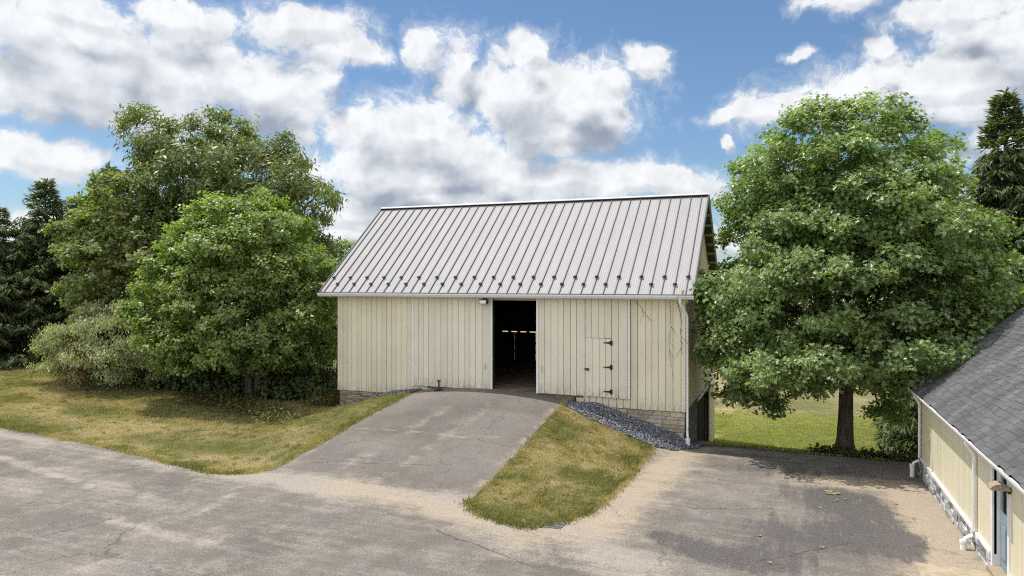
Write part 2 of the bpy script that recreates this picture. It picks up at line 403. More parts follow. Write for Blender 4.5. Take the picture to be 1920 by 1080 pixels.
def asphalt_fn(T, b):
    P = T.pos(); dust = T.attr('dust'); stain = T.attr('stain'); tan = T.attr('tan')
    big = T.noise(P, .35, 5, .6); mid = T.noise(P, 1.6, 7, .7); fine = T.noise(P, 26, 5, .75); grit = T.noise(P, 95, 2, .7)
    lx = T.noise(T.mapv(P, (.22, 2.2, 1), (0, 0, .12)), 1.5, 6, .68)
    ly = T.noise(T.mapv(P, (2.4, .25, 1), (0, 0, -.08)), 1.5, 6, .68)
    base = T.mix(T.ss(big, .3, .7), (.128, .113, .102), (.196, .174, .155))
    base = T.mix(T.m('MULTIPLY', T.ss(T.noise(P, .8, 6, .7), .5, .66), .55), base, (.145, .135, .143))
    d = T.m('ADD', dust, T.m('MULTIPLY', T.m('SUBTRACT', mid, .5), 1.5))
    d = T.m('ADD', d, T.m('MULTIPLY', T.m('SUBTRACT', fine, .5), .9))
    d = T.m('ADD', d, T.m('MULTIPLY', T.m('SUBTRACT', lx, .5), 1.0))
    dcol = T.mix(T.ss(tan, .1, .9), (.315, .285, .250), (.365, .305, .235))
    c = T.mix(T.ss(d, .12, .95, 0, .95), base, dcol)
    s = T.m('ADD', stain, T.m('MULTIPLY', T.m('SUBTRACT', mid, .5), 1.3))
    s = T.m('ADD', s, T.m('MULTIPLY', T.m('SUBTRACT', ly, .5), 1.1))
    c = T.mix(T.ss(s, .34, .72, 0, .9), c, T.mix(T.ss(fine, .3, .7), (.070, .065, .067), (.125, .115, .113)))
    sk = T.noise(T.mapv(P, (.55, 4.5, 1), (0, 0, .2)), 2.2, 7, .72)
    c = T.mix(T.m('MULTIPLY', T.ss(sk, .56, .70), T.m('MULTIPLY', T.ss(big, .40, .60), .6)), c, (.105, .097, .098))
    sk2 = T.noise(T.mapv(P, (3.2, .5, 1), (0, 0, -.1)), 2.4, 7, .72)
    c = T.mix(T.m('MULTIPLY', T.ss(sk2, .57, .70), T.m('MULTIPLY', T.ss(stain, .15, .6), .6)), c, (.27, .235, .195))
    # cracks
    v = T.new('ShaderNodeTexVoronoi', feature='DISTANCE_TO_EDGE'); v.inputs['Scale'].default_value = .30
    wn = T.new('ShaderNodeVectorMath', operation='MULTIPLY_ADD')
    T.l.new(T.noise(P, .9, 6, .65, out=1), wn.inputs[0]); wn.inputs[1].default_value = (2.2, 2.2, 0); T.l.new(P, wn.inputs[2])
    T.l.new(wn.outputs[0], v.inputs['Vector'])
    cr = T.m('MULTIPLY', T.ss(v.outputs['Distance'], .010, .002), T.ss(big, .47, .58))
    v2 = T.new('ShaderNodeTexVoronoi', feature='DISTANCE_TO_EDGE'); v2.inputs['Scale'].default_value = 2.2
    wn2 = T.new('ShaderNodeVectorMath', operation='MULTIPLY_ADD')
    T.l.new(T.noise(P, 3.1, 5, .65, out=1), wn2.inputs[0]); wn2.inputs[1].default_value = (.5, .5, 0); T.l.new(T.mapv(P, (.6, 1.4, 1)), wn2.inputs[2])
    T.l.new(wn2.outputs[0], v2.inputs['Vector'])
    cr2 = T.m('MULTIPLY', T.ss(v2.outputs['Distance'], .045, .01), T.m('MULTIPLY', T.ss(T.noise(P, .42, 3, .5), .54, .64), T.ss(mid, .42, .6)))
    c = T.mix(T.m('MULTIPLY', T.m('MAXIMUM', cr, T.m('MULTIPLY', cr2, .6)), .55), c, (.075, .068, .062))
    sxyz = T.new('ShaderNodeSeparateXYZ'); wv = T.new('ShaderNodeVectorMath', operation='MULTIPLY_ADD')
    T.l.new(T.vm('SUBTRACT', T.noise(P, 1.3, 5, .65, out=1), (.5, .5, .5)), wv.inputs[0]); wv.inputs[1].default_value = (.5, .5, 0); T.l.new(P, wv.inputs[2])
    Pw = T.vm('MULTIPLY', wv.outputs[0], (1, 1, 0))
    def seg(a, b_, w, soft):
        ab = (b_[0]-a[0], b_[1]-a[1], 0); L2 = ab[0]**2+ab[1]**2
        pa = T.vm('SUBTRACT', Pw, (a[0], a[1], 0))
        t = T.m('DIVIDE', T.vm('DOT_PRODUCT', pa, ab), L2, clamp=True)
        sc = T.new('ShaderNodeVectorMath', operation='SCALE'); sc.inputs[0].default_value = ab; T.l.new(t, sc.inputs[3])
        return T.ss(T.vm('DISTANCE', pa, sc.outputs[0]), w*soft, w)
    def ug2(p): return UG(p[0], p[1], -5.45)
    light = None
    for a, b_, w in (((-13.6, 19.9), (-9.2, 19.7), .03), ((-9.4, 19.8), (-7.6, 20.3), .02), (ug2((0, 857)), ug2((170, 913)), .07), (ug2((215, 973)), ug2((405, 1026)), .09), (ug2((385, 958)), ug2((452, 914)), .05)):
        v_ = seg(a, b_, w, 3.0); light = v_ if light is None else T.m('MAXIMUM', light, v_)
    c = T.mix(T.m('MULTIPLY', T.m('MULTIPLY', light, T.ss(mid, .42, .6)), .5), c, (.34, .30, .26))
    dark = None
    for a, b_, w in ((ug2((60, 1012)), ug2((215, 972)), .012), (ug2((820, 990)), ug2((960, 1045)), .014), (ug2((960, 1045)), ug2((1010, 1060)), .010), (ug2((905, 955)), ug2((1000, 1000)), .010), ((-13, 17.2), (-9.3, 17.8), .009), ((-2.2, 17.6), (-.4, 18.4), .012), ((-.6, 14.6), (1.2, 16.4), .012), ((-1.8, 20.6), (1.6, 19.9), .01)):
        v_ = seg(a, b_, w, 2.4); dark = v_ if dark is None else T.m('MAXIMUM', dark, v_)
    c = T.mix(T.m('MULTIPLY', T.m('MULTIPLY', dark, T.ss(fine, .3, .5)), .75), c, (.06, .055, .05))
    c = T.mix(1., c, comb(T, T.m('MULTIPLY', T.ss(grit, .25, .75, .62, 1.34), T.ss(fine, .3, .7, .78, 1.16))), 'MULTIPLY')
    T.l.new(T.bump(T.m('ADD', T.m('MULTIPLY', fine, 1.2), grit), .55, .02), b.inputs['Normal'])
    return c
M['asphalt'] = material('worn_asphalt', asphalt_fn, .92, .15)
M['slab'] = material('dusty_concrete', lambda T, b: T.mix(T.ss(T.noise(T.pos(), 3, 7, .7), .3, .7), (.27, .22, .165), (.42, .345, .25)), .9, .15)
M['field'] = material('ripe_field', lambda T, b: T.mix(T.ss(T.noise(T.mapv(T.pos(), (1, .3, 1)), .5, 6, .7), .3, .7), (.33, .235, .10), (.46, .35, .17)), .95, .1)
def hill_fn(T, b):
    P = T.pos(); n = T.noise(P, .06, 6, .7); n2 = T.noise(P, .012, 3, .5)
    t = T.attr('tint')
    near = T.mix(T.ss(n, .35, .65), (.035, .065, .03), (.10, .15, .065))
    hazed = T.mix(T.ss(n, .35, .65), (.035, .075, .10), (.065, .12, .14))  # haze of distance painted into the far ridge's colour
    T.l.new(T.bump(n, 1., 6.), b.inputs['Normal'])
    return T.mix(T.ss(t, 0, 1), near, hazed)
M['hills'] = material('wooded_hills', hill_fn, 1., 0.)

# ------------------------------------------------------------------ ground
def lawn_dry(x, y):
    d = .55+1.0*(fbm(x*.35+3, y*.55, 4, 21)-.5)*2
    d = d+.16*np.sin(y*2.3+fbm(x*.3, y*.3, 2, 8)*4)          # mowing bands
    d = np.where((x < -17) & (y > 18.5), d-.05, d)
    dd = poly_dist(x, y, DRIVE)
    # a greener fringe along the road edge
    d = d-.75*np.exp(-(np.clip(dd-.25, 0, 9)/.35)**2)*(fbm(x*.8, y*.8, 3, 40) > .45)*(x < -14.3)
    bank = inside(x, y, BANK)
    bd = .55+1.25*(fbm(x*.9, y*.9, 4, 61)-.5)*2
    bd = bd-.6*sstep(16.8, 15.3, y)-.35*sstep(-5.3, -4.5, x)*(fbm(x*1.1, y*1.1, 2, 5) > .45)
    d = np.where(bank, bd, d)
    d = np.where((x > -3) & (y > 25), .38+.5*(fbm(x*.25, y*.25, 4, 71)-.5), d)
    far = np.hypot(x, y)
    d = np.where(far > 58, .55, d)
    return np.clip(d, -.2, 1.2)
def axis(lo, hi, step, far_lo, far_hi, g=1.22):
    a = list(np.arange(lo, hi, step))
    s = step; v = a[-1]
    while v < far_hi: s *= g; v += s; a.append(v)
    s = step; v = a[0]; pre = []
    while v > far_lo: s *= g; v -= s; pre.append(v)
    return np.array(pre[::-1]+a)
gx = axis(-44, 16, .24, -3000, 3000); gy = axis(13, 40, .24, -200, 4200)
GX, GY = np.meshgrid(gx, gy)
xx = GX.ravel(); yy = GY.ravel()
zz = height(xx, yy)
_dd = poly_dist(xx, yy, DRIVE); _in = inside(xx, yy, DRIVE)
zz = zz-np.where(_in, sstep(0, .45, _dd)*.09, 0)+np.where(~_in & (_dd < 3), sstep(0, .3, _dd)*.02, 0)
worn = np.exp(-(_dd/.16)**2)*.9*(~_in)*(fbm(xx*.7, yy*.7, 2, 3)*1.4)
worn = np.maximum(worn, (inside(xx, yy, BANK))*np.exp(-(np.abs(xx+4.25)/.3)**2)*.8)
nx, ny = len(gx), len(gy)
ii = np.arange(nx*ny).reshape(ny, nx)
q = np.stack([ii[:-1, :-1].ravel(), ii[:-1, 1:].ravel(), ii[1:, 1:].ravel(), ii[1:, :-1].ravel()], 1)
# leave the sheet open below the barn's and shed's footprints is not needed: floors sit above it
under = (xx > -17.25) & (xx < -3.35) & (yy > 24.6) & (yy < 33.9)
zz = np.where(under, np.minimum(zz, CZ-7.4), zz)
g = raw_mesh('ground', np.stack([xx, yy, zz], 1), q, M['ground'], attrs={'dry': lawn_dry(xx, yy), 'worn': worn}, smooth=True)
tag(g, 'mown summer lawn and open country, part dry and yellow', kind='structure')

# driveway sheet
onbarn = lambda p: p[1] > 24.3 and -13.5 < p[0] < -7.3
bpts = densify(DRIVE, .16, .07, 5, onbarn)
sx, sy = np.meshgrid(np.arange(-34, 8.9, .27), np.arange(7.5, 25.6, .27))
sx = (sx+RNG.uniform(-.07, .07, sx.shape)).ravel(); sy = (sy+RNG.uniform(-.07, .07, sy.shape)).ravel()
cx_, cy_ = np.meshgrid(np.arange(-68, 9, 3.), np.arange(-5, 7.4, 3.)); c2x, c2y = np.meshgrid(np.arange(-68, -35, 3.), np.arange(7.5, 17, 2.5))
sx = np.concatenate([sx, cx_.ravel(), c2x.ravel()]); sy = np.concatenate([sy, cy_.ravel(), c2y.ravel()])
bp = np.array(bpts)
ok = inside(sx, sy, bpts) & (poly_dist(sx, sy, bpts) > .12)
sx, sy = sx[ok], sy[ok]
pts = [Vector(p) for p in bpts]+[Vector((a, b_)) for a, b_ in zip(sx, sy)]
nb = len(bpts)
ov, oe, of, *_ = delaunay_2d_cdt(pts, [(i, (i+1) % nb) for i in range(nb)], [list(range(nb))], 1, 1e-5)
av = np.array([(v.x, v.y) for v in ov])
ax_, ay_ = av[:, 0], av[:, 1]
az_ = height(ax_, ay_)+.012-.010*np.exp(-(poly_dist(ax_, ay_, bpts)/.1)**2)
# dust / tan / stain maps from what lies where
def blob(x, y, cx, cy, rx, ry, rot=0):
    c, s = math.cos(rot), math.sin(rot)
    u = ((x-cx)*c+(y-cy)*s)/rx; v = (-(x-cx)*s+(y-cy)*c)/ry
    return np.exp(-(u*u+v*v))
def line_g(x, y, a, b_, w): return np.exp(-(seg_dist(x, y, a[0], a[1], b_[0], b_[1])/w)**2)
Z0 = -5.45
onramp = (ax_ > -14.2) & (ax_ < -7.4) & (ay_ > 16.4)
dust = np.full(len(ax_), .30)
dust += .75*line_g(ax_, ay_, (-14.4, 15.7), (-11, 15.6), .5)+.75*line_g(ax_, ay_, (-12, 15.7), (-7.2, 15.5), .65)+.5*line_g(ax_, ay_, (-7.5, 15.2), (-5.5, 14.0), .7)
dust += .55*line_g(ax_, ay_, (-7.55, 17), (-7.5, 24), .12)+.35*line_g(ax_, ay_, (-13.7, 17), (-13.5, 23), .15)
dust += .62*line_g(ax_, ay_, (-3.9, 16), (-3.2, 23.6), .7)+.6*line_g(ax_, ay_, (-4.4, 15), (-2.5, 13), .8)
dust += .9*line_g(ax_, ay_, (3.1, 21.6), (2.8, 13), .75)+.35*line_g(ax_, ay_, (-3, 24.6), (1.5, 24.9), .4)+.7*blob(ax_, ay_, 1.2, 21.8, 1.4, .8)
dust += .35*line_g(ax_, ay_, (-34, 17.4), (-15, 15.3), .35)
for (p0, p1, w, k) in (((0,855),(165,912),.10,.5), ((215,975),(400,1026),.16,.6), ((380,960),(455,915),.14,.4), ((0,900),(60,925),.3,.4), ((160,1070),(190,1060),.25,.5), ((120,880),(330,955),.35,.25)):
    dust += k*line_g(ax_, ay_, UG(*p0, Z0), UG(*p1, Z0), w)
for (a, b_) in (((-11.9, 17), (-11.0, 22.5)), ((-10.3, 17), (-9.6, 22.3))):
    dust += .38*line_g(ax_, ay_, a, b_, .22)*onramp
dust -= .28*onramp*(1-line_g(ax_, ay_, (-14, 16.2), (-7, 15.9), .9))
tan = .25+.75*np.clip(line_g(ax_, ay_, (-3.9, 16), (-3.0, 23.8), 1.1)+line_g(ax_, ay_, (3.1, 22), (2.8, 12), 1.2)+blob(ax_, ay_, 1.2, 21.8, 1.6, .9)+.6*line_g(ax_, ay_, (-11, 15.7), (-5, 14.2), .8), 0, 1)
tan += .2*onramp
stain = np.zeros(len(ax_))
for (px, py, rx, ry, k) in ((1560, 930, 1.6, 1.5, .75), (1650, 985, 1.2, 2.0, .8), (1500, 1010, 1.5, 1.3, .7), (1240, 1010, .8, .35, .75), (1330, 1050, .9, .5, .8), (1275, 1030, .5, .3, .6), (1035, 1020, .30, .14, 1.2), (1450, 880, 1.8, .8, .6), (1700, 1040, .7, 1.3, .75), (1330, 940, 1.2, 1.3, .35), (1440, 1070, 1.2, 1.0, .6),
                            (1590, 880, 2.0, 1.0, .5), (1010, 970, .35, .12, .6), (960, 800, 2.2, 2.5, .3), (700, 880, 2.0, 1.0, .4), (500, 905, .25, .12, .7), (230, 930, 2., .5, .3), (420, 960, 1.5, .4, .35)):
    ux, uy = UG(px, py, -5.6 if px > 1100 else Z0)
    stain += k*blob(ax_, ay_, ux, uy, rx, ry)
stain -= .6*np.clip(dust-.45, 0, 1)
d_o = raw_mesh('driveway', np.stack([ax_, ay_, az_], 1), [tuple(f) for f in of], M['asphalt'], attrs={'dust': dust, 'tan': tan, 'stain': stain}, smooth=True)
tag(d_o, 'worn dusty asphalt yard with a ramp rising to the barn doorway', kind='structure')
# concrete slab by the shed door
sl = MB()
vs = []
for (x, y) in ((2.25, 15.45), (3.52, 15.35), (3.52, 9), (2.25, 9)): vs.append((x, y, H1(x, y)+.03))
sl.add(vs+[(x, y, z-.2) for x, y, z in vs], [(0, 1, 2, 3), (7, 6, 5, 4)]+[(i, (i+1) % 4, 4+(i+1) % 4, 4+i) for i in range(4)])
tag(sl.build('pavement', M['slab']), 'pale dusty concrete slab before the blue shed door', kind='structure')

# golden field and hills
def sheet(name, poly, step, mat, off, label, tint=1.):
    xs, ys = np.meshgrid(np.arange(poly[0], poly[1], step), np.arange(poly[2], poly[3], step))
    x = xs.ravel(); y = ys.ravel(); n2, n1 = xs.shape
    ii = np.arange(n1*n2).reshape(n2, n1)
    q = np.stack([ii[:-1, :-1].ravel(), ii[:-1, 1:].ravel(), ii[1:, 1:].ravel(), ii[1:, :-1].ravel()], 1)
    o = raw_mesh(name, np.stack([x, y, height(x, y)+off(x, y)], 1), q, mat, smooth=True)
    return tag(o, label, kind='structure')
sheet('field', (-90, 140, 58, 170), 2.5, M['field'], lambda x, y: .7+.12*np.sin(x*3.1)*np.sin(y*2.3)-2.2*(1-sstep(0, 4, np.minimum(np.minimum(x+90, 138-x), np.minimum(y-58, 168-y)))), 'ripe golden crop field beyond the lawn')
def hill(name, dist, prof, depth, tint, label, seed):
    us = np.linspace(-1.25, 1.25, 420); ws = np.linspace(0, 1, 26)
    UU, WW = np.meshgrid(us, ws)
    d = dist+WW*depth
    ang = UU
    X = np.sin(ang)*d; F = np.cos(ang)*d
    x = CA*X-SA*F; y = SA*X+CA*F
    top = prof(ang)
    bumps = (fbm(x/dist*55+seed, y/dist*55, 4, seed)-.5)*dist*.010
    z = CZ-8+(top+8+bumps*1.2)*np.sin(np.clip(WW*1.25, 0, 1)*math.pi/2)**.8
    z = np.where(WW == 0, CZ-12, z)
    n2, n1 = UU.shape; ii = np.arange(n1*n2).reshape(n2, n1)
    q = np.stack([ii[:-1, :-1].ravel(), ii[:-1, 1:].ravel(), ii[1:, 1:].ravel(), ii[1:, :-1].ravel()], 1)
    o = raw_mesh(name, np.stack([x.ravel(), y.ravel(), z.ravel()], 1), q, M['hills'], attrs={'tint': np.full(x.size, tint)}, smooth=True)
    return tag(o, label, kind='structure')
hill('hills', 1700, lambda a: 38+20*np.cos((a-.21)*3.2)+9*np.cos(a*11+1.0), 700, 1.0, 'distant wooded ridge with blue haze painted in', 4)
hill('hills', 640, lambda a: 8+4*np.cos((a-.45)*4)+2*np.cos(a*15), 260, .15, 'nearer green wooded rise below the hazy ridge', 9)

# ------------------------------------------------------------------ grass blades
def blades(name, label, x, y, hmin, hmax, width, mat, toff=0., lean=.5, zoff=0):
    n = len(x)
    z = height(x, y)+.015+zoff
    h = RNG.uniform(hmin, hmax, n)*(.35+1.3*fbm(x*3.1, y*3.1, 2, 77)); a = RNG.uniform(0, 2*np.pi, n); w = width*RNG.uniform(.6, 1.4, n)
    l = RNG.normal(0, lean, (n, 2))*h[:, None]
    dx, dy = np.cos(a)*w, np.sin(a)*w
    v = np.zeros((n, 3, 3))
    v[:, 0] = np.stack([x-dx, y-dy, z-.01], 1); v[:, 1] = np.stack([x+dx, y+dy, z-.01], 1); v[:, 2] = np.stack([x+l[:, 0], y+l[:, 1], z+h], 1)
    t = np.clip(.16+lawn_dry(x, y)*.85+1.5*(fbm(x*4.3, y*4.3, 3, 91)-.5)+RNG.normal(0, .18, n)+toff, 0, .92)
    f = np.arange(n*3).reshape(n, 3)
    o = raw_mesh(name, v.reshape(-1, 3), f, mat, attrs={'tint': np.repeat(t, 3)})
    return tag(o, label, kind='stuff')
def scatter(poly, n, excl=()):
    P = np.array(poly)[:, :2]; lo = P.min(0); hi = P.max(0)
    out = []; got = 0
    while got < n:
        p = RNG.uniform(lo, hi, (n, 2)); k = inside(p[:, 0], p[:, 1], poly)
        for e in excl: k &= ~inside(p[:, 0], p[:, 1], e)
        out.append(p[k]); got += k.sum()
    return np.concatenate(out)[:n].T
LAWN_L = [(-40, 17.5), (-27.2, 17.2), (-22, 16.8), (-19.3, 16.4), (-17, 15.85), (-15.5, 15.5), (-14.7, 15.55)]+[(x-.02, y) for x, y in RAMP_L[:-1]]+[(-13.6, 23.6), (-14.6, 23.6), (-15.9, 23.7), (-17.2, 24.2), (-18, 27), (-40, 27)]
x, y = scatter(LAWN_L, 190000, (DRIVE,))
blades('lawn_grass', 'short part dry mown grass left of the ramp', x, y, .02, .06, .012, M['grass'])
x, y = scatter(BANK, 60000, ())
blades('bank_grass', 'dry brown and green grass on the steep bank right of the ramp', x, y, .02, .065, .011, M['grass'])
x, y = scatter([(-3.2, 26.2), (-2.6, 25.6), (14, 25.6), (20, 44), (-6, 44), (-3.2, 35)], 80000, ())
blades('back_lawn_grass', 'bright green mown grass behind the oak tree', x, y, .03, .07, .02, M['fresh_grass'], .1)
# ragged fringe along the asphalt edges
fe = np.array(densify([p for p in LAWN_L[:13]]+[(-14.2, 18), (-27, 17.6)], .02, .12, 8))
fe = fe[(fe[:, 0] > -34) & (poly_dist(fe[:, 0], fe[:, 1], DRIVE) < .5)]
fe = np.concatenate([fe+RNG.normal(0, .09, fe.shape) for _ in range(7)])
blades('edge_grass', 'longer green grass fringe along the road edge', fe[:, 0], fe[:, 1], .05, .13, .013, M['grass'], -.15)
fb = np.array(densify(BANK_TOE+[(-5, 18)], .02, .1, 9)); fb = fb[poly_dist(fb[:, 0], fb[:, 1], BANK_TOE, False) < .3]
fb = np.concatenate([fb+RNG.normal(0, .10, fb.shape) for _ in range(8)])
blades('bank_edge_grass', 'longer green grass around the foot of the bank', fb[:, 0], fb[:, 1], .05, .13, .013, M['grass'], -.1)

def tufts(name, label, poly, n, excl):
    cx, cy = scatter(poly, n, excl)
    k = RNG.integers(14, 46, n)
    x = np.repeat(cx, k); y = np.repeat(cy, k)
    r = np.repeat(RNG.uniform(.03, .11, n), k)
    x = x+RNG.normal(0, 1, len(x))*r; y = y+RNG.normal(0, 1, len(y))*r
    o = blades(name, label, x, y, .035, .10, .012, M['grass'], lean=.8)
    t = np.clip(np.repeat(RNG.choice([.02, .1, .2, .75, .9], n), k)+RNG.normal(0, .08, len(x)), 0, .92)
    o.data.attributes['tint'].data.foreach_set('value', np.repeat(t, 3).astype(np.float32))
tufts('grass_tufts', 'scattered taller tufts and weeds in the left lawn', LAWN_L, 900, (DRIVE,))
tufts('grass_tufts', 'scattered taller tufts and weeds on the bank', BANK, 260, ())

# ------------------------------------------------------------------ gravel
ICO = np.array([(0,0,1),(.89,0,.45),(.28,.85,.45),(-.72,.53,.45),(-.72,-.53,.45),(.28,-.85,.45),(0,0,-1)])
ICF = np.array([(0,1,2),(0,2,3),(0,3,4),(0,4,5),(0,5,1),(6,2,1),(6,3,2),(6,4,3),(6,5,4),(6,1,5)])
def gravel(label, poly, n, rmin, rmax):
    x, y = scatter(poly, n)
    r = RNG.uniform(rmin, rmax, n)
    z = height(x, y)+.02+RNG.uniform(0, .03, n)
    v = ICO[None]*RNG.uniform(.55, 1.3, (n, 7, 1))*r[:, None, None]*RNG.uniform(.7, 1.25, (n, 1, 3))
    a = RNG.uniform(0, 6.28, n); c, s = np.cos(a)[:, None], np.sin(a)[:, None]
    vx = v[:, :, 0]*c-v[:, :, 1]*s; vy = v[:, :, 0]*s+v[:, :, 1]*c
    v = np.stack([vx+x[:, None], vy+y[:, None], v[:, :, 2]+z[:, None]], 2)
    f = (ICF[None]+(np.arange(n)*7)[:, None, None]).reshape(-1, 3)
    o = raw_mesh('gravel', v.reshape(-1, 3), f, M['gravel'], attrs={'tint': np.repeat(np.clip(RNG.normal(.75, .25, n), .3, 1.3), 7)})
    return tag(o, label, kind='stuff')
gravel('blue grey crushed stone strip along the barn wall right of the ramp', GRAVEL_R, 7000, .022, .05)
gravel('blue grey crushed stone strip along the barn wall left of the ramp', GRAVEL_L, 2600, .022, .05)

# ------------------------------------------------------------------ barn
BX0, BX1, BY0, BY1 = -17.29, -3.29, 24.42, 34.0
EX0, EX1 = -17.97, -2.95
EY, EZ = 24.02, CZ-.47
RY, RZ = 28.85, CZ+3.42
SL = (RZ-EZ)/(RY-EY)
EY2 = 34.4; EZ2 = RZ-SL*(EY2-RY)
def roof_z(y): return RZ-SL*abs(y-RY)
barn = empty('barn', (-10.3, 29, CZ-5.6), 'long cream board barn with a standing seam metal roof and open doorway', 'barn')
def boards_x(mb, x0, x1, yf, yb, zb, zt, w=.235, gap=.017, bt=.05, wj=.04):
    """vertical boards side by side along x; front face at yf, dark backing at yb"""
    x = x0
    while x < x1-.02:
        ww = min(w+rnd.uniform(-wj, wj), x1-x)
        if x1-x-ww < .1: ww = x1-x
        zt_ = zt(x+ww/2) if callable(zt) else zt
        mb.box(x, x+ww-gap, yf+rnd.uniform(0, .004), yb-.004, zb+rnd.uniform(-.006, .006), zt_, rnd.choice([.93, .96, .98, 1., 1.02])*rnd.uniform(.98, 1.02))
        x += ww
    zt_ = zt((x0+x1)/2) if callable(zt) else zt
    mb.box(x0+.005, x1-.005, yb, yb+.02, zb+.03, zt_-.03, bt)
def boards_y(mb, xf, xb, y0, y1, zb, zt, w=.235, gap=.012, bt=.10, wj=.03):
    y = y0
    while y < y1-.02:
        ww = min(w+rnd.uniform(-wj, wj), y1-y)
        if y1-y-ww < .1: ww = y1-y
        za = zt(y) if callable(zt) else zt; zc = zt(y+ww-gap) if callable(zt) else zt
        zb_ = zb(y) if callable(zb) else zb
        lo, hi = min(xf, xb), max(xf, xb)
        t = rnd.uniform(.93, 1.03)
        mb.add([(lo,y,zb_),(hi,y,zb_),(hi,y+ww-gap,zb_),(lo,y+ww-gap,zb_),(lo,y,za),(hi,y,za),(hi,y+ww-gap,zc),(lo,y+ww-gap,zc)],
               [(0,3,2,1),(4,5,6,7),(0,1,5,4),(1,2,6,5),(2,3,7,6),(3,0,4,7)], t)
        y += ww
SB = CZ-4.46
w = MB()
boards_x(w, BX0, -13.15, BY0, BY0+.04, SB-.02, CZ-.62)
boards_x(w, -6.85, BX1, BY0, BY0+.04, SB, CZ-.62, .25)
boards_x(w, -13.15, -12.1, BY0, BY0+.04, CZ-4.0, CZ-.62)
w.box(-12.1, -6.85, BY0+.01, BY0+.05, CZ-.72, CZ-.60, .6)
w.build('front_wall', M['siding'], barn)
w = MB()
boards_y(w, BX1, BX1-.045, BY0+.07, BY1, lambda y: CZ-4.5, lambda y: roof_z(y)-.10, .24)
w.box(BX1-.06, BX1-.05, BY0+.1, BY1-.1, CZ-4.4, CZ-1.2, .1)
w.build('side_wall', M['side_siding'], barn)
w = MB()
boards_y(w, BX0, BX0+.045, BY0+.07, BY1, lambda y: CZ-4.5, lambda y: roof_z(y)-.10, .24, .006)
w.box(BX0+.05, BX0+.06, BY0+.1, BY1-.1, CZ-4.4, CZ-1.2, .1)
w.build('side_wall', M['siding'], barn)
# back wall with slits between the boards
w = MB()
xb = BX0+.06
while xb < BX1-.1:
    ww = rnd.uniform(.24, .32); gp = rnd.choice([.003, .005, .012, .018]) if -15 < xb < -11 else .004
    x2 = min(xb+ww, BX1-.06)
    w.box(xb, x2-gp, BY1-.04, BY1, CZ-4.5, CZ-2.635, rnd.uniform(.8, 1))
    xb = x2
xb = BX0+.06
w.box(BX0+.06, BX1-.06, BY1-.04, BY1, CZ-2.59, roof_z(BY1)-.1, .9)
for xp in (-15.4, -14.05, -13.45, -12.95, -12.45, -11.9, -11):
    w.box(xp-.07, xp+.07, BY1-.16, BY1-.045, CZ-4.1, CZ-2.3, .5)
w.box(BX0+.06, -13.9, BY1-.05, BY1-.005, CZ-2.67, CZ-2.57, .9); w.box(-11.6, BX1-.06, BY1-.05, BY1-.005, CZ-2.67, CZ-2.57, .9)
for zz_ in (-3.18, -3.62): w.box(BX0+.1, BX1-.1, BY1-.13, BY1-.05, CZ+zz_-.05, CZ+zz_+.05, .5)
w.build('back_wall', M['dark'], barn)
w = MB(); w.box(BX0+.08, BX1-.08, BY0+.06, BY1-.06, CZ-4.30, CZ-4.06)
w.build('floor', M['floor'], barn)
w = MB()   # inner frame
for xp in (-13.2, -7.0):
    for yp in (27.2, 30.8): w.box(xp-.1, xp+.1, yp-.1, yp+.1, CZ-4.06, CZ+1.0)
for yp in (27.2, 30.8): w.box(BX0+.1, BX1-.1, yp-.11, yp+.11, CZ-.6, CZ-.36)
w.build('timber_frame', M['dark'], barn)
# corner boards
w = MB(); w.box(BX0-.03, BX0+.05, BY0-.022, BY0+.06, SB-.02, CZ-.62); w.build('corner_board', M['siding'], barn)
w = MB(); w.box(BX1-.05, BX1+.025, BY0-.022, BY0+.065, SB, CZ-.62)
w.build('corner_board', M['siding'], barn)
# roof
r = MB()
pan = .403; x0 = EX0+.25
prof = [(EX0, 0)]
seams = []
k = 0
while x0+k*pan < EX1-.1:
    seams.append(x0+k*pan); k += 1
edges = [EX0]+seams+[EX1]
for i in range(len(edges)-1):
    a, b_ = edges[i], edges[i+1]; L = b_-a
    nr_ = max(1, int(round(L/.081))-1)
    for j in range(1, nr_+1):
        c = a+L*j/(nr_+1)
        prof += [(c-.02, 0), (c-.007, .006), (c+.007, .006), (c+.02, 0)]
    prof.append((b_, 0))
nrm = Vector((0, -SL, 1)).normalized()
top = []
n = len(prof)
vs = [(p[0], EY+nrm.y*p[1], EZ+nrm.z*p[1]) for p in prof]+[(p[0], RY+nrm.y*p[1], RZ+nrm.z*p[1]) for p in prof]
r.add(vs, [(i, i+1, n+i+1, n+i) for i in range(n-1)])
th = .05
r.add([(EX0, EY, EZ-th), (EX1, EY, EZ-th), (EX1, RY, RZ-th), (EX0, RY, RZ-th), (EX0, EY, EZ), (EX1, EY, EZ)], [(3, 2, 1, 0), (0, 1, 5, 4)], .55)
r.add([(EX0, RY, RZ), (EX1, RY, RZ), (EX1, EY2, EZ2), (EX0, EY2, EZ2)], [(3, 2, 1, 0)], 1)
r.add([(EX0, RY, RZ-th), (EX1, RY, RZ-th), (EX1, EY2, EZ2-th), (EX0, EY2, EZ2-th)], [(0, 1, 2, 3)], .3)
roof = r.build('roof', M['roof'], barn, recalc=False)
sm = MB()
sdir = Vector((0, RY-EY, RZ-EZ)); slen = sdir.length; sdir.normalize()
for x in seams:
    c = Vector((x, EY, EZ))+sdir*(slen/2)+nrm*.02
    sm.obox(c, (1, 0, 0), sdir, nrm, .012, slen/2, .024)
for x in (EX0+.012, EX1-.012):
    c = Vector((x, EY, EZ))+sdir*(slen/2)+nrm*.012
    sm.obox(c, (1, 0, 0), sdir, nrm, .016, slen/2, .03)
sm.build('standing_seam', M['seam'], roof)
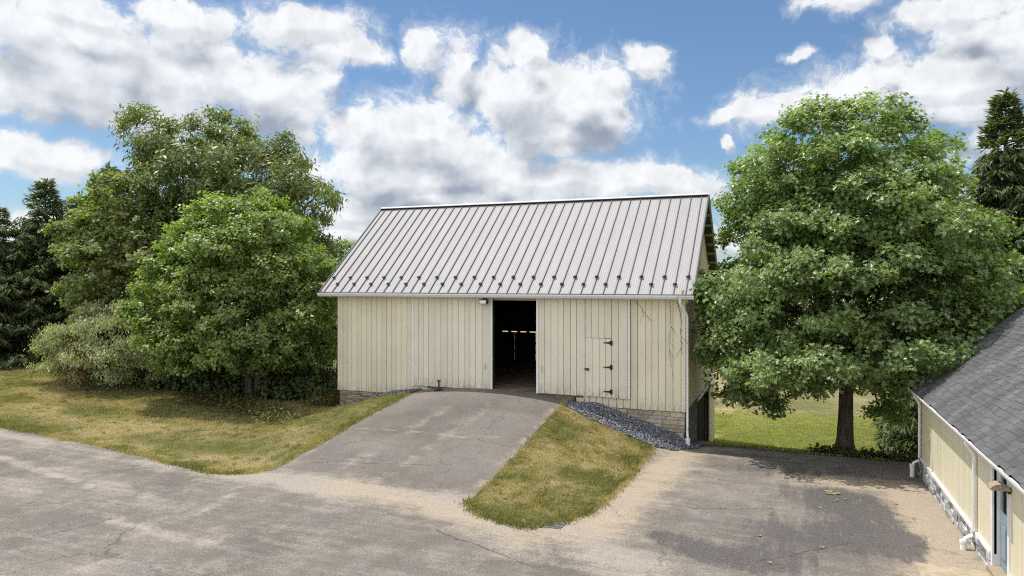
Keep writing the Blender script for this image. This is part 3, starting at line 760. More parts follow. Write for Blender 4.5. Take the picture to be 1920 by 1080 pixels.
eb = MB(); eb.obox(Vector(((EX0+EX1)/2, EY-.004, EZ-.005)), (1, 0, 0), sdir, nrm, (EX1-EX0)/2-.002, .012, .03); eb.build('drip_edge', M['seam'], roof)
cap = MB()
for sgn in (-1, 1):
    sd = Vector((0, sgn*(RY-EY), -(RZ-EZ))).normalized(); nn = Vector((0, sgn*SL, 1)).normalized()
    cap.obox(Vector(((EX0+EX1)/2, RY, RZ+.075))+sd*.085, (1, 0, 0), sd, nn, (EX1-EX0)/2+.02, .085, .008)
cap.build('ridge_cap', M['cap'], roof)
cl = MB(); cl.obox(Vector(((EX0+EX1)/2, RY-.10, RZ-.045)), (1, 0, 0), sdir, nrm, (EX1-EX0)/2-.01, .02, .06); cl.build('ridge_shadow_line', M['iron'], roof)  # black strip painting the shadow line under the cap
# snow guards
gm = MB()
half = [(.075*math.cos(a), .085*math.sin(a)) for a in np.linspace(0, math.pi, 9)]
vs = [(p[0], -.03, p[1]-.005) for p in half]+[(p[0], .03, p[1]-.005) for p in half]
gm.add(vs, [tuple(range(9)), tuple(range(9, 18))[::-1]]+[(i, 9+i, 10+i, i+1) for i in range(8)])
gm.box(-.015, .015, .03, .08, -.005, .02)
g0 = gm.build('snow_guard', M['guard'], roof)
Rm = Matrix((( 1, 0, 0), (0, sdir.y, nrm.y), (0, sdir.z, nrm.z)))
for k, x in enumerate(seams):
    o = g0 if k == 0 else g0.copy()
    if k: link(o, roof)
    dist = .92 if k % 2 == 0 else .50
    p = Vector((x, EY, EZ))+sdir*dist+nrm*.044
    o.matrix_local = Matrix.Translation(p) @ Rm.to_4x4()
# rakes, purlins, fascia
for xa, xb_ in ((EX1-.025, EX1+.012), (EX0-.012, EX0+.025)):
    f = MB()
    for (ya, za, yb_, zb_) in ((EY, EZ, RY, RZ), (RY, RZ, EY2, EZ2)):
        f.add([(xa,ya,za-.17),(xb_,ya,za-.17),(xb_,ya,za+.03),(xa,ya,za+.03),(xa,yb_,zb_-.17),(xb_,yb_,zb_-.17),(xb_,yb_,zb_+.03),(xa,yb_,zb_+.03)],
              [(0,1,2,3),(7,6,5,4),(0,4,5,1),(1,5,6,2),(2,6,7,3),(3,7,4,0)])
    f.build('rake_board', M['purlin'], roof)
    f = MB()
    xo0, xo1 = (xb_, xb_+.012) if xa > -10 else (xa-.012, xa)
    for (ya, za, yb_, zb_) in ((EY, EZ, RY, RZ), (RY, RZ, EY2, EZ2)):
        f.add([(xo0,ya,za-.11),(xo1,ya,za-.11),(xo1,ya,za+.045),(xo0,ya,za+.045),(xo0,yb_,zb_-.11),(xo1,yb_,zb_-.11),(xo1,yb_,zb_+.045),(xo0,yb_,zb_+.045)],
              [(0,1,2,3),(7,6,5,4),(0,4,5,1),(1,5,6,2),(2,6,7,3),(3,7,4,0)])
    f.build('rake_trim', M['seam'], roof)
pm = MB()
s_ = .35
while s_ < 5.0:
    for yy_ in (RY-s_, RY+s_):
        if EY+.1 < yy_ < EY2-.1:
            sg = 1 if yy_ < RY else -1
            sd = Vector((0, 1, SL*sg)).normalized(); nn = Vector((0, -SL*sg, 1)).normalized()
            zc = roof_z(yy_)-.05
            for (xa, xb_) in ((BX1+.004, EX1-.03), (EX0+.03, BX0-.004)):
                pm = MB(); pm.obox(Vector(((xa+xb_)/2, yy_, zc))-nn*.05, (1, 0, 0), sd, nn, (xb_-xa)/2, .022, .05); pm.build('purlin', M['purlin'], roof)
    s_ += .46
# gutter
gu = MB()
gy1 = EY+.02
gu.prism([(gy1, EZ-.03), (gy1, EZ-.13), (gy1-.085, EZ-.13), (gy1-.105, EZ-.09), (gy1-.125, EZ-.055), (gy1-.125, EZ-.012), (gy1-.115, EZ-.012), (gy1-.11, EZ-.05), (gy1-.02, EZ-.05)], 'x', EX0-.02, EX1+.005)
gut = gu.build('gutter', M['gutter'], barn)
fa = MB(); fa.box(EX0+.03, EX1-.03, EY+.03, EY+.06, EZ-.16, EZ-.05); fa.box(EX0+.03, EX1-.03, EY+.06, BY0+.02, EZ-.16, EZ-.14); fa.build('fascia', M['side_siding'], barn)
# downspout
ds = MB()
xs = BX1+.06
ds.tube([(xs-.16, EY-.04, EZ-.11), (xs-.16, EY-.03, EZ-.26), (xs+.0, BY0+.0, EZ-.66), (xs+.02, BY0+.03, EZ-.78), (xs+.02, BY0+.03, CZ-4.95), (xs+.03, BY0-.02, CZ-5.12), (xs+.06, BY0-.14, CZ-5.28), (xs+.06, BY0-.15, CZ-5.36)], .042, 10)
dso = ds.build('downspout', M['pvc'], barn, smooth=True)
bt = MB(); bt.tube([(xs+.06, BY0-.15, CZ-5.72), (xs+.06, BY0-.15, CZ-5.36)], .075, 12); bt.tube([(xs+.06, BY0-.15, CZ-5.38), (xs+.06, BY0-.15, CZ-5.32)], .088, 12)
bt.build('drain_boot', M['pvc'], dso)
# foundation stone
def stones(name, mat, x0, x1, yf, z0, z1, rh, sw, parent, axis='x', zbot=None, jit=.010, proud=.02):
    s = MB(); z = z1
    while z > z0:
        hgt = rnd.uniform(*rh); x = x0-rnd.uniform(0, .2)
        while x < x1:
            wd = rnd.uniform(*sw); a, b_ = max(x, x0), min(x+wd, x1)
            if b_-a > .05:
                t = rnd.uniform(.3, 1.3); pr = rnd.uniform(0, proud)
                if axis == 'x': s.bbox(a+.006, b_-.006, yf-pr, yf+.08, z-hgt+.006, z-.006, .014, t, jit*.5)
                else: s.bbox(yf-pr, yf+.08, a+.006, b_-.006, z-hgt+.006, z-.006, .014, t, jit*.5)
            x += wd
        z -= hgt
    o = s.build(name, mat, parent, recalc=False)
    return o
st = stones('foundation', M['stone'], -7.0, BX1+.0, BY0+.045, CZ-5.9, SB-.02, (.11, .19), (.25, .62), barn)
mo = MB(); mo.box(-7.0, BX1-.02, BY0+.055, BY0+.3, CZ-6.2, SB-.02); mo.build('mortar_bed', M['mortar'], st)
st = stones('foundation', M['brownstone'], BX0+.02, -13.1, BY0+.045, CZ-5.8, SB-.04, (.05, .10), (.25, .7), barn)
mo = MB(); mo.box(BX0+.03, -13.1, BY0+.055, BY0+.3, CZ-6.2, SB-.04); mo.build('mortar_bed', M['mortar'], st)
fo = MB()
fo.box(-13.1, -7.0, BY0+.08, BY0+.3, CZ-6, CZ-4.31)
fo.box(BX1-.25, BX1-.02, BY0+.06, 28.0, CZ-8, CZ-4.51); fo.box(BX1-.25, BX1-.02, 31.6, BY1-.02, CZ-8, CZ-4.51)
fo.box(BX1-.25, BX1-.02, 28.0, 31.6, CZ-4.75, CZ-4.51)
fo.box(BX0+.02, BX0+.25, BY0+.3, BY1, CZ-8, CZ-4.51); fo.box(BX0+.25, BX1-.25, BY1-.25, BY1-.02, CZ-8, CZ-4.51)
fo.build('foundation', M['greyblock'], barn)
# white track and hanging door on the right side
tk = MB(); tk.box(BX1+.005, BX1+.055, 27.9, BY1-.05, CZ-4.62, CZ-4.53); tk.build('door_track', M['gutter'], barn)
sd_ = MB(); boards_y(sd_, BX1+.09, BX1+.05, 31.5, 33.85, lambda y: CZ-7.6, CZ-4.63, .2); sd_.build('side_door', M['side_siding'], barn)
dw = MB(); dw.box(BX1-.12, BX1-.10, 28.0, 31.6, CZ-8, CZ-4.75); dw.build('lower_doorway', M['dark'], barn)
# sliding doors
DB, DT, DY = CZ-4.10, CZ-.60, BY0-.085
def sliding(x0, x1, hatch=False):
    d = MB()
    spans = [(x0+.075, x1-.075)]
    if not hatch:
        boards_x(d, x0+.075, x1-.075, DY, DY+.045, DB, DT, .25, .016)
    else:
        hx0, hx1, hz = -6.755, -5.80, CZ-2.03
        boards_x(d, x0+.075, hx0-.008, DY, DY+.045, DB, DT, .25, .016)
        boards_x(d, hx0, hx1, DY, DY+.045, hz+.012, DT, .24, .012)
        boards_x(d, hx1+.008, x1-.075, DY, DY+.045, DB-.02, DT, .25, .012)
    o = d.build('sliding_door', M['door_paint'], barn)
    for a, b_ in ((x0, x0+.07), (x1-.07, x1)):
        t = MB(); t.box(a, b_, DY-.014, DY+.06, DB-.01, DT); t.build('edge_trim', M['white'], o)
    if hatch:
        h = MB(); boards_x(h, hx0, hx1, DY-.003, DY+.042, DB-.0, hz, .24, .012)
        h.box(hx0, hx1, DY+.02, DY+.05, hz-.02, hz+.01, .1)
        ho = h.build('hatch_door', M['door_paint'], o)
        for zz_ in (-2.18, -3.04, -3.90):
            hg = MB()
            hg.prism([(hx1-.30, CZ+zz_-.012), (hx1-.30, CZ+zz_+.012), (hx1-.05, CZ+zz_+.035), (hx1-.05, CZ+zz_-.035)], 'y', DY-.016, DY-.004)
            hg.box(hx1-.05, hx1+.03, DY-.018, DY-.004, CZ+zz_-.085, CZ+zz_+.085)
            hg.tube([(hx1-.045, DY-.02, CZ+zz_-.08), (hx1-.045, DY-.02, CZ+zz_+.08)], .012, 8)
            hg.build('strap_hinge', M['iron'], ho)
        lt = MB(); lt.box(hx0+.01, hx0+.14, DY-.03, DY-.004, CZ-3.17, CZ-3.10); lt.box(hx0-.03, hx0+.01, DY-.022, DY-.004, CZ-3.16, CZ-3.11); lt.tube([(hx0+.08, DY-.04, CZ-3.2), (hx0+.08, DY-.04, CZ-3.1)], .018, 8)
        lt.build('latch', M['rust'], ho)
    hx = x1-.27 if not hatch else x0+.22
    hd = MB(); hd.tube([(hx, DY-.002, CZ-3.32), (hx, DY-.05, CZ-3.29), (hx, DY-.05, CZ-3.13), (hx, DY-.002, CZ-3.10)], .013, 8); hd.build('handle', M['rust'] if False else M['purlin'], o)
    ro = MB()
    return o
sliding(-13.79, -10.37); sliding(-8.61, -5.16, True)
jm = MB(); jm.box(-10.5, -10.36, BY0+.0, BY0+.12, CZ-4.06, CZ-.7); jm.build('door_jamb', M['dark'], barn); jm = MB(); jm.box(-8.62, -8.48, BY0+.0, BY0+.12, CZ-4.06, CZ-.7); jm.build('door_jamb', M['dark'], barn)
tr = MB(); tr.box(-14.2, -4.9, BY0-.10, BY0-.005, CZ-.62, CZ-.55); tr.build('door_rail', M['rust'], barn)
for x in (-13.12, -6.95):
    b_ = MB(); b_.bbox(x-.16, x+.16, BY0-.06, BY0+.07, CZ-4.36, CZ-4.18, .02, 1, .012); b_.build('sill_block', M['concrete_block'], barn)
si = MB(); si.box(-13.0, -7.15, BY0-.03, BY0+.08, CZ-4.3, CZ-4.07); si.build('door_sill', M['floor'], barn)
# floodlight under the gutter
fl = MB()
fx = -10.62
fl.bbox(fx-.17, fx+.17, BY0-.40, BY0-.24, CZ-.86, CZ-.68, .02); 
fo_ = fl.build('floodlight', M['rust'], barn)
ln = MB(); ln.box(fx-.13, fx+.13, BY0-.408, BY0-.402, CZ-.84, CZ-.72); ln.build('lens', M['gutter'], fo_)
br = MB(); br.box(fx-.03, fx+.03, BY0-.3, BY0-.06, CZ-.68, CZ-.64); br.build('bracket', M['iron'], fo_)
settle(barn)
barn.location = (-10.3, 29, CZ-5.6)

# dry vines clinging to the front wall
def vine(pts, r, seed, twigs=3):
    q = random.Random(seed); m = MB()
    P = []
    for i in range(len(pts)-1):
        a = Vector(pts[i]); b_ = Vector(pts[i+1]); k = max(2, int((b_-a).length/.12))
        for j in range(k): P.append(a+(b_-a)*j/k+Vector((q.uniform(-.025, .025), q.uniform(-.008, .004), 0)))
    P.append(Vector(pts[-1]))
    m.tube(P, [r*(1-.6*i/len(P)) for i in range(len(P))], 5)
    for _ in range(twigs):
        s = q.choice(P[2:-2]); e = s+Vector((q.uniform(-.25, .25), q.uniform(-.02, 0), -q.uniform(.1, .45)))
        m.tube([s, (s+e)/2+Vector((q.uniform(-.04, .04), 0, 0)), e], [r*.6, r*.5, r*.25], 4)
    return m
VY = BY0-.012
v1 = vine([(-3.55, VY, CZ-.7), (-3.42, VY, CZ-1.2), (-3.42, VY, CZ-1.9), (-3.36, VY, CZ-2.5)], .008, 1, 5)
tag(v1.build('vine', M['bark']), 'bare brown vine stem beside the barn corner downspout', 'vine', 'dry vines on the barn front')
v2 = vine([(-3.80, VY, CZ-.66), (-3.76, VY, CZ-1.4), (-3.82, VY, CZ-2.2), (-3.74, VY, CZ-3.0), (-3.7, VY, CZ-3.3)], .005, 2, 7)
tag(v2.build('vine', M['bark']), 'thin long bare vine hanging down the boards left of the thicker corner vine', 'vine', 'dry vines on the barn front')
v3 = vine([(-4.98, VY, CZ-.68), (-4.75, VY, CZ-.95), (-4.5, VY, CZ-1.3), (-4.42, VY, CZ-1.42)], .005, 3, 3)
tag(v3.build('vine', M['bark']), 'short slanting bare vine by the right edge of the hatch door panel', 'vine', 'dry vines on the barn front')

# post on a black base in front of the left door
bx, by = -12.43, 23.98; bz = H1(bx, by)+.012
ps = empty('door_stop', (bx, by, bz), 'short rusty metal post on a black base plate before the left sliding door', 'door stop')
m_ = MB(); m_.tube([(bx, by, bz-.005), (bx, by, bz+.02), (bx, by, bz+.05)], [.19, .19, .12], 16); m_.build('base_plate', M['iron'], ps)
m_ = MB(); m_.tube([(bx, by, bz+.03), (bx, by, bz+.12)], .055, 8); m_.tube([(bx, by, bz+.1), (bx, by, bz+.36)], .035, 8); m_.build('post', M['rust'], ps)
m_ = MB(); m_.bbox(bx-.075, bx+.075, by-.04, by+.04, bz+.34, bz+.385, .01); m_.build('cap', M['rust'], ps)
settle(ps)
# drain grate
dx_, dy_ = UG(1037, 984, -5.5); dz_ = H1(dx_, dy_)+.02
m_ = MB()
for k in range(9): m_.box(dx_-.22+k*.055-.012, dx_-.22+k*.055+.012, dy_-.2, dy_+.2, dz_, dz_+.02)
for e in (-.21, -.07, .07, .21): m_.box(dx_-.25, dx_+.25, dy_+e-.015, dy_+e+.015, dz_-.005, dz_+.014)
m_.box(dx_-.24, dx_+.24, dy_-.22, dy_+.22, dz_-.1, dz_-.03, .2)
tag(m_.build('drain_grate', simple('grey_grate', (.22, .23, .25), .6, .4, .3)), 'small grey metal drain grate at the tip of the grass bank', 'drain')

# ------------------------------------------------------------------ shed
SX, SYF, SYN = 3.55, 23.3, 5.0
SEX, SEZ, SP = 3.38, CZ-3.15, .85
GOV = .6
shed = empty('shed', (6.5, 14, CZ-5.5), 'low cream shed with dark shingle roof and blue door at the right', 'shed')
TB = CZ-5.07
ODY0, ODY1 = 14.5, 15.45
w = MB()
def sh_wall(y0, y1, zb, zt): boards_y(w, SX, SX+.04, y0, y1, zb, zt, .2, .006, wj=.0)
sh_wall(SYN, ODY0, TB, SEZ+.1); sh_wall(ODY1, SYF, TB, SEZ+.1)
w.box(SX, SX+.04, ODY0, ODY1, CZ-3.22, SEZ+.1)
w.box(SX+.045, SX+.10, SYN, ODY0-.005, TB, SEZ+.1, .4); w.box(SX+.045, SX+.10, ODY1+.005, SYF-.01, TB, SEZ+.1, .4)
w.build('wall', M['shed_siding'], shed)
RX = SX+5.0; RXZ = SEZ+SP*(RX-SEX)
w = MB()   # gable walls
for yg in (SYF, SYN):
    s2 = .0 if yg == SYF else .0
    w.prism([(SX+.02, CZ-5.9), (2*RX-SX-.02, CZ-5.9), (2*RX-SX-.02, SEZ+.15), (RX, RXZ-.25), (SX+.02, SEZ+.15)], 'y', yg-.05, yg-.005)
w.box(2*RX-SX-.05, 2*RX-SX-.02, SYN, SYF-.06, CZ-5.9, SEZ+.1)
w.build('gable_wall', M['shed_siding'], shed)
rf = MB()
rf.prism([(SEX, SEZ), (RX, RXZ), (2*RX-SEX, SEZ), (2*RX-SEX, SEZ-.05), (RX, RXZ-.06), (SEX, SEZ-.05)], 'y', SYN-.3, SYF+GOV, .45)
sroof = rf.build('roof', M['shingle'], shed)
sg = MB()
sd = Vector((1, 0, SP)).normalized(); nn = Vector((-SP, 0, 1)).normalized()
Ls = (RX-SEX)*math.sqrt(1+SP*SP); expo = .145; s = -.02; row = 0
while s < Ls-.1:
    y = SYN-.3-rnd.uniform(0, .3)
    while y < SYF+GOV+.01:
        wd = rnd.choice([.30, .30, .22, .36]); a = max(y, SYN-.3); b_ = min(y+wd-.006, SYF+GOV+.015)
        if b_-a > .03 and b_ > 8:
            ln_ = expo+.05; drop = rnd.choice([0, 0, .03, .045])
            c = Vector((SEX, (a+b_)/2, SEZ))+sd*(s-drop+ln_/2)+nn*(.012+rnd.uniform(0, .003))
            til = rnd.uniform(.045, .07)
            d2 = (sd-nn*til).normalized(); n2 = (nn+sd*til).normalized()
            sg.obox(c, d2, (0, 1, 0), n2, ln_/2, (b_-a)/2, .006, rnd.uniform(.84, 1.14))
        y += wd
    s += expo; row += 1
sg.build('shingles', M['shingle'], sroof, recalc=False)
ed = MB(); 
for (ya, yb_) in ((SYF+GOV, SYF+GOV+.015),):
    ed.add([(SEX-.02, ya, SEZ-.09), (RX, ya, RXZ-.1), (RX, ya, RXZ+.008), (SEX-.02, ya, SEZ+.008), (SEX-.02, yb_, SEZ-.09), (RX, yb_, RXZ-.1), (RX, yb_, RXZ+.008), (SEX-.02, yb_, SEZ+.008)],
           [(0,1,2,3),(7,6,5,4),(0,4,5,1),(1,5,6,2),(2,6,7,3),(3,7,4,0)])
ed.build('rake_board', M['white'], sroof)
so = MB(); so.box(SEX+.02, SX-.002, SYN, SYF-.01, SEZ-.10, SEZ-.07); so.build('soffit', M['white'], shed)
gu = MB(); gx1 = SEX+.02
gu.prism([(gx1, SEZ-.01), (gx1, SEZ-.11), (gx1-.08, SEZ-.11), (gx1-.10, SEZ-.07), (gx1-.12, SEZ-.04), (gx1-.12, SEZ+.0), (gx1-.107, SEZ+.0), (gx1-.105, SEZ-.03), (gx1-.02, SEZ-.05)], 'y', SYN-.3, SYF+GOV+.04)
gu.build('gutter', M['white'], shed)
# leaves lying in the gutter
def spout(yq, ztop):
    zg = H1(SX-.25, yq)
    m1 = MB(); m1.tube([(SEX-.03, yq, SEZ-.10), (SEX-.0, yq, SEZ-.2), (SX-.07, yq, SEZ-.34), (SX-.055, yq, SEZ-.42), (SX-.055, yq, TB+.02), (SX-.08, yq, TB-.08), (SX-.21, yq, TB-.16), (SX-.235, yq, TB-.24)], .04, 10)
    o = m1.build('downspout', M['pvc'], shed, smooth=True)
    m2 = MB(); m2.tube([(SX-.24, yq, zg-.02), (SX-.24, yq, TB-.22)], .062, 12); m2.tube([(SX-.24, yq, TB-.26), (SX-.24, yq, TB-.2)], .072, 12); m2.build('drain_boot', M['pvc'], o)
spout(16.7, 0); spout(23.1, 0)
for (a, b_) in ((SYN, ODY0-.13), (ODY1+.13, SYF-.005)):
    st = stones('stone_base', M['shedstone'], a, b_, SX-.03, CZ-5.85, TB-.06, (.07, .15), (.16, .42), shed, 'y', proud=.035, jit=.02)
    mo = MB(); mo.box(SX-.02, SX+.2, a, b_, CZ-6, TB-.062); mo.build('mortar_bed', M['mortar'], st)
    tm = MB(); tm.box(SX-.05, SX+.0, a, b_, TB-.06, TB+.0); tm.build('water_table', M['white'], shed)
cn = MB(); cn.box(SX-.022, SX+.07, SYF-.09, SYF+.02, TB+.002, SEZ-.1); cn.build('corner_board', M['white'], shed)
fr = MB()
fr.box(SX-.03, SX+.12, ODY1, ODY1+.12, CZ-5.32, SEZ-.1); fr.box(SX-.03, SX+.12, ODY0-.12, ODY0, CZ-5.32, SEZ-.1); fr.box(SX-.028, SX+.12, ODY0, ODY1, CZ-3.23, SEZ-.1)
fr.build('door_frame', M['white'], shed)
dr = MB(); DXF = SX+.10
dr.box(DXF, DXF+.045, ODY0+.005, ODY1-.005, CZ-5.28, CZ-3.24)
dor = dr.build('door', M['blue_door'], shed)
pn = MB(); 
for (ya, yb_) in ((ODY0+.12, ODY0+.44), (ODY1-.44, ODY1-.12)):
    for z0_, z1_ in ((CZ-5.10, CZ-4.42),):
        pn.box(DXF-.012, DXF-.002, ya, yb_, z0_, z1_, .8); pn.box(DXF-.02, DXF-.012, ya+.04, yb_-.04, z0_+.04, z1_-.04, 1.05)
pn.build('panel', M['blue_door'], dor)
gl = MB(); 
for (ya, yb_) in ((ODY0+.12, ODY0+.44), (ODY1-.44, ODY1-.12)): gl.box(DXF-.006, DXF-.002, ya, yb_, CZ-4.22, CZ-3.40)
gl.build('pane', M['glass'], dor)
th_ = MB(); th_.box(SX-.12, SX+.14, ODY0, ODY1, CZ-5.45, CZ-5.285); th_.build('threshold', M['slab'], shed)
# wall lamp
lm = MB()
pr_ = [(.15*math.cos(a), .11*math.sin(a)) for a in np.linspace(0, math.pi, 10)]
lc = (SX-.17, 14.42, CZ-3.60)
lm.add([(lc[0]+p[0], lc[1]-.13, lc[2]+p[1]) for p in pr_]+[(lc[0]+p[0], lc[1]+.13, lc[2]+p[1]) for p in pr_], [(i, i+1, 11+i, 10+i) for i in range(9)]+[tuple(range(10)), tuple(range(10, 20))[::-1]])
lo_ = lm.build('wall_lamp', M['lamp_wood'], shed)
ar = MB(); ar.tube([(SX+.0, 14.42, lc[2]+.0), (SX-.1, 14.42, lc[2]-.01)], .03, 8); ar.bbox(SX-.05, SX-.002, 14.36, 14.48, lc[2]-.06, lc[2]+.05, .01); ar.build('bracket', M['iron'], lo_)
settle(shed)

# ------------------------------------------------------------------ trees
def nrmz(v): return v/(np.linalg.norm(v, axis=-1, keepdims=True)+1e-9)
half_oak = [(.0, .0), (.2, .07), (.30, .33), (.46, .12), (.62, .38), (.74, .11), (1.0, .0)]
T_OAK = (np.array([(a, b, .35*b) for a, b in half_oak]+[(a, -b, .35*b) for a, b in half_oak[1:-1]]), [[0, 1, 2, 3, 4, 5, 6], [0, 6, 11, 10, 9, 8, 7]])
half_map = [(.0, .0), (.18, .30), (.55, .38), (1.0, .0)]
T_MAP = (np.array([(a, b, .3*b) for a, b in half_map]+[(a, -b, .3*b) for a, b in half_map[1:-1]]), [[0, 1, 2, 3], [0, 3, 5, 4]])
T_LNG = (np.array([(0, 0, 0), (.45, .16, .05), (1, 0, -.05), (.45, -.16, .05)]), [[0, 1, 2, 3]])
def leaf_mesh(name, tips, axes, k, size, tmpl, mat, parent, droop=.25, tint=None, upb=.6, spread=.08, sj=.35):
    n = len(tips)
    a = nrmz(axes)
    ref = np.where(np.abs(a[:, 2:3]) > .9, np.array([[1., 0, 0]]), np.array([[0, 0, 1.]]))
    u = nrmz(np.cross(a, ref)); w = np.cross(a, u)
    ang = (np.arange(k)[None]*2*np.pi/k)+RNG.uniform(0, 6.28, (n, 1))+RNG.normal(0, .35, (n, k))
    ph = RNG.uniform(-.35, .75, (n, k))
    rad = u[:, None]*np.cos(ang)[..., None]+w[:, None]*np.sin(ang)[..., None]
    d = rad*np.cos(ph)[..., None]+a[:, None]*np.sin(ph)[..., None]
    d[..., 2] -= droop; d = nrmz(d)
    nr = a[:, None]*.55+np.array([0, 0, upb])+RNG.normal(0, .42, (n, k, 3))
    nr = nr-(nr*d).sum(-1, keepdims=True)*d; nr = nrmz(nr)
    sd = np.cross(nr, d)
    base = tips[:, None]+RNG.normal(0, spread, (n, k, 3))-a[:, None]*RNG.uniform(0, spread*2.5, (n, k, 1))
    L = size*RNG.uniform(1-sj, 1+sj, (n, k))[..., None, None]
    tv, tf = tmpl
    V = base[:, :, None]+L*(tv[:, 0][:, None]*d[:, :, None]+tv[:, 1][:, None]*sd[:, :, None]+tv[:, 2][:, None]*nr[:, :, None])
    nv = len(tv); N = n*k
    V = V.reshape(-1, 3)
    kk = len(tf[0])
    F = (np.array(tf)[None]+(np.arange(N)*nv)[:, None, None]).reshape(-1, kk)
    if tint is None: tint = RNG.uniform(.15, .85, n)
    t = np.clip(tint[:, None]+RNG.normal(0, .16, (n, k)), 0, 1)
    return raw_mesh(name, V, F, mat, parent, {'tint': np.repeat(t.ravel(), nv)})
def envelope_clumps(n, prof, zlo, zhi, sx=1., sy=1., inner=.45, mind=.9, seed=1, off=(0, 0)):
    r = np.random.default_rng(seed); out = []
    tries = 0
    ts = [p[0] for p in prof]; rs = [p[1] for p in prof]
    while len(out) < n and tries < n*80:
        tries += 1
        t = r.uniform(0, 1); R = np.interp(t, ts, rs)
        if r.uniform() > R/max(rs): continue
        f = math.sqrt(r.uniform(inner**2, 1)); a = r.uniform(0, 6.283)
        R = R*(.80+.42*float(vnoise(math.cos(a)*1.6+5, math.sin(a)*1.6+t*5, seed)))
        p = np.array([off[0]*t+R*f*math.cos(a)*sx, off[1]*t+R*f*math.sin(a)*sy, zlo+(zhi-zlo)*t])
        md = mind*(1-.35*tries/(n*80))
        if all(np.linalg.norm(p-q) > md for q in out): out.append(p)
    return np.array(out)
def make_tree(name, label, cat, base, clumps, rc, tips_per, k, size, tmpl, leafm, barkm, trunk_r, trunk_top, seed, droop=.25, group=None, limb=.06, lean=(0, 0), flat=.72, stems=1, upb=.6, leafy_in=.5, branch_n=5, axisdroop=0, sj=.35, trunk_split=.55, spr=.17, keep=None):
    r = np.random.default_rng(seed); q = random.Random(seed)
    root = empty(name, (base[0], base[1], base[2]), label, cat, group)
    B = np.array(base)
    cz_mid = clumps[:, 2].mean()
    # trunk(s)
    tb = MB()
    trunks = []
    for s in range(stems):
        a0 = 6.283*s/max(stems, 1)+q.uniform(0, 1); sp = 0 if stems == 1 else 1
        P = []; Rr = []
        nseg = 12
        for i in range(nseg+1):
            t = i/nseg
            z = -.25+(trunk_top+.25)*t
            P.append(Vector((sp*math.cos(a0)*(.12+.55*t)+lean[0]*t+math.sin(t*5+s)*.06, sp*math.sin(a0)*(.12+.55*t)+lean[1]*t+math.cos(t*4+s)*.05-.05, z)))
            Rr.append(trunk_r*(1.0-.72*t)*(1+.55*math.exp(-max(z, 0)/.28)))
        tb.tube([p+Vector(B) for p in P], Rr, 12)
        trunks.append(P)
    # main limbs run to well spread clumps, lesser branches fork off the nearest limb
    nl = min(len(clumps), max(5, len(clumps)//9))
    order = [int(np.argmax(clumps[:, 2]))]
    dmin = np.linalg.norm(clumps-clumps[order[0]], axis=1)
    while len(order) < nl:
        k2 = int(np.argmax(dmin)); order.append(k2); dmin = np.minimum(dmin, np.linalg.norm(clumps-clumps[k2], axis=1))
    nodes = []; nrad = []
    def curve(s0, e, r0, r1, sag, n):
        mid = s0.lerp(e, .5)+Vector((q.uniform(-.12, .12), q.uniform(-.12, .12), sag*(e-s0).length))
        pts = [s0*(1-t)**2+mid*2*t*(1-t)+e*t*t for t in np.linspace(0, 1, n+1)]
        jt = (e-s0).length*.025
        pts = [pts[0]]+[p+Vector((q.gauss(0, jt), q.gauss(0, jt), q.gauss(0, jt))) for p in pts[1:]]
        rr = [r0+(r1-r0)*t for t in np.linspace(0, 1, n+1)]
        tb.tube([p+Vector(B) for p in pts], rr, 5, caps=False)
        return pts, rr
    for k2 in order:
        c = clumps[k2]; P = trunks[q.randrange(stems)]
        zt = max((.32 if stems == 1 else .12)*trunk_top, min(trunk_top*.97, c[2]*q.uniform(.45, .8)))
        s0 = P[min(range(len(P)), key=lambda i: abs(P[i].z-zt))]; e = Vector(c); L = (e-s0).length
        pts, rr = curve(s0, e, limb*min(1.5, .5+L/4.5), limb*.22, q.uniform(.02, .16), 8)
        nodes += pts[1:-1]; nrad += rr[1:-1]
    NA = np.array([tuple(p) for p in nodes]); hz = np.hypot(NA[:, 0], NA[:, 1])
    for k2, c in enumerate(clumps):
        e = Vector(c)
        if k2 not in order:
            dd = np.linalg.norm(NA-c, axis=1)+np.where(hz > math.hypot(c[0], c[1])+.3, 1.5, 0)+np.where(NA[:, 2] > c[2]+.4, 1.2, 0)
            m_ = int(np.argmin(dd))
            curve(nodes[m_], e, min(nrad[m_]*.7, limb*.5), limb*.12, q.uniform(0, .15), 4)
        for _ in range(3):
            e2 = e+Vector(nrmz(r.normal(size=3)+np.array([0, 0, .3]))*rc*.8); tb.tube([e+Vector(B), e2+Vector(B)], [limb*.14, limb*.05], 3, caps=False)
    tb.build('trunk', barkm, root, smooth=True, recalc=False)
    # leaves
    tips = []; axs = []; tn = []
    for c in clumps:
        rr = rc*r.uniform(.55, 1.4); n = max(12, int(tips_per*(rr/rc)**2))
        per = 6; ns = max(2, n//per)
        out = np.array([c[0], c[1], (c[2]-cz_mid)*.6]); out = out/(np.linalg.norm(out)+1e-6)
        dv = nrmz(r.normal(size=(ns, 3))+out*.7+np.array([0, 0, .4]))
        f = leafy_in+(1-leafy_in)*np.sqrt(r.uniform(0, 1, (ns, 1)))*r.choice([1, 1, 1, 1.25], (ns, 1))
        sc = np.array([rr*r.uniform(.85, 1.25), rr*r.uniform(.85, 1.25), rr*flat])
        sp = c+dv*f*sc
        ct = np.clip(r.normal(.5, .1)+r.normal(0, .20, ns), .02, .92)
        sr = r.uniform(.55, 1.35, (ns, 1, 1))*spr
        p = (sp[:, None]+np.clip(r.normal(0, 1, (ns, per, 3)), -1.6, 1.6)*sr*np.array([1, 1, .5])).reshape(-1, 3)
        dv = np.repeat(dv, per, 0); n = ns*per
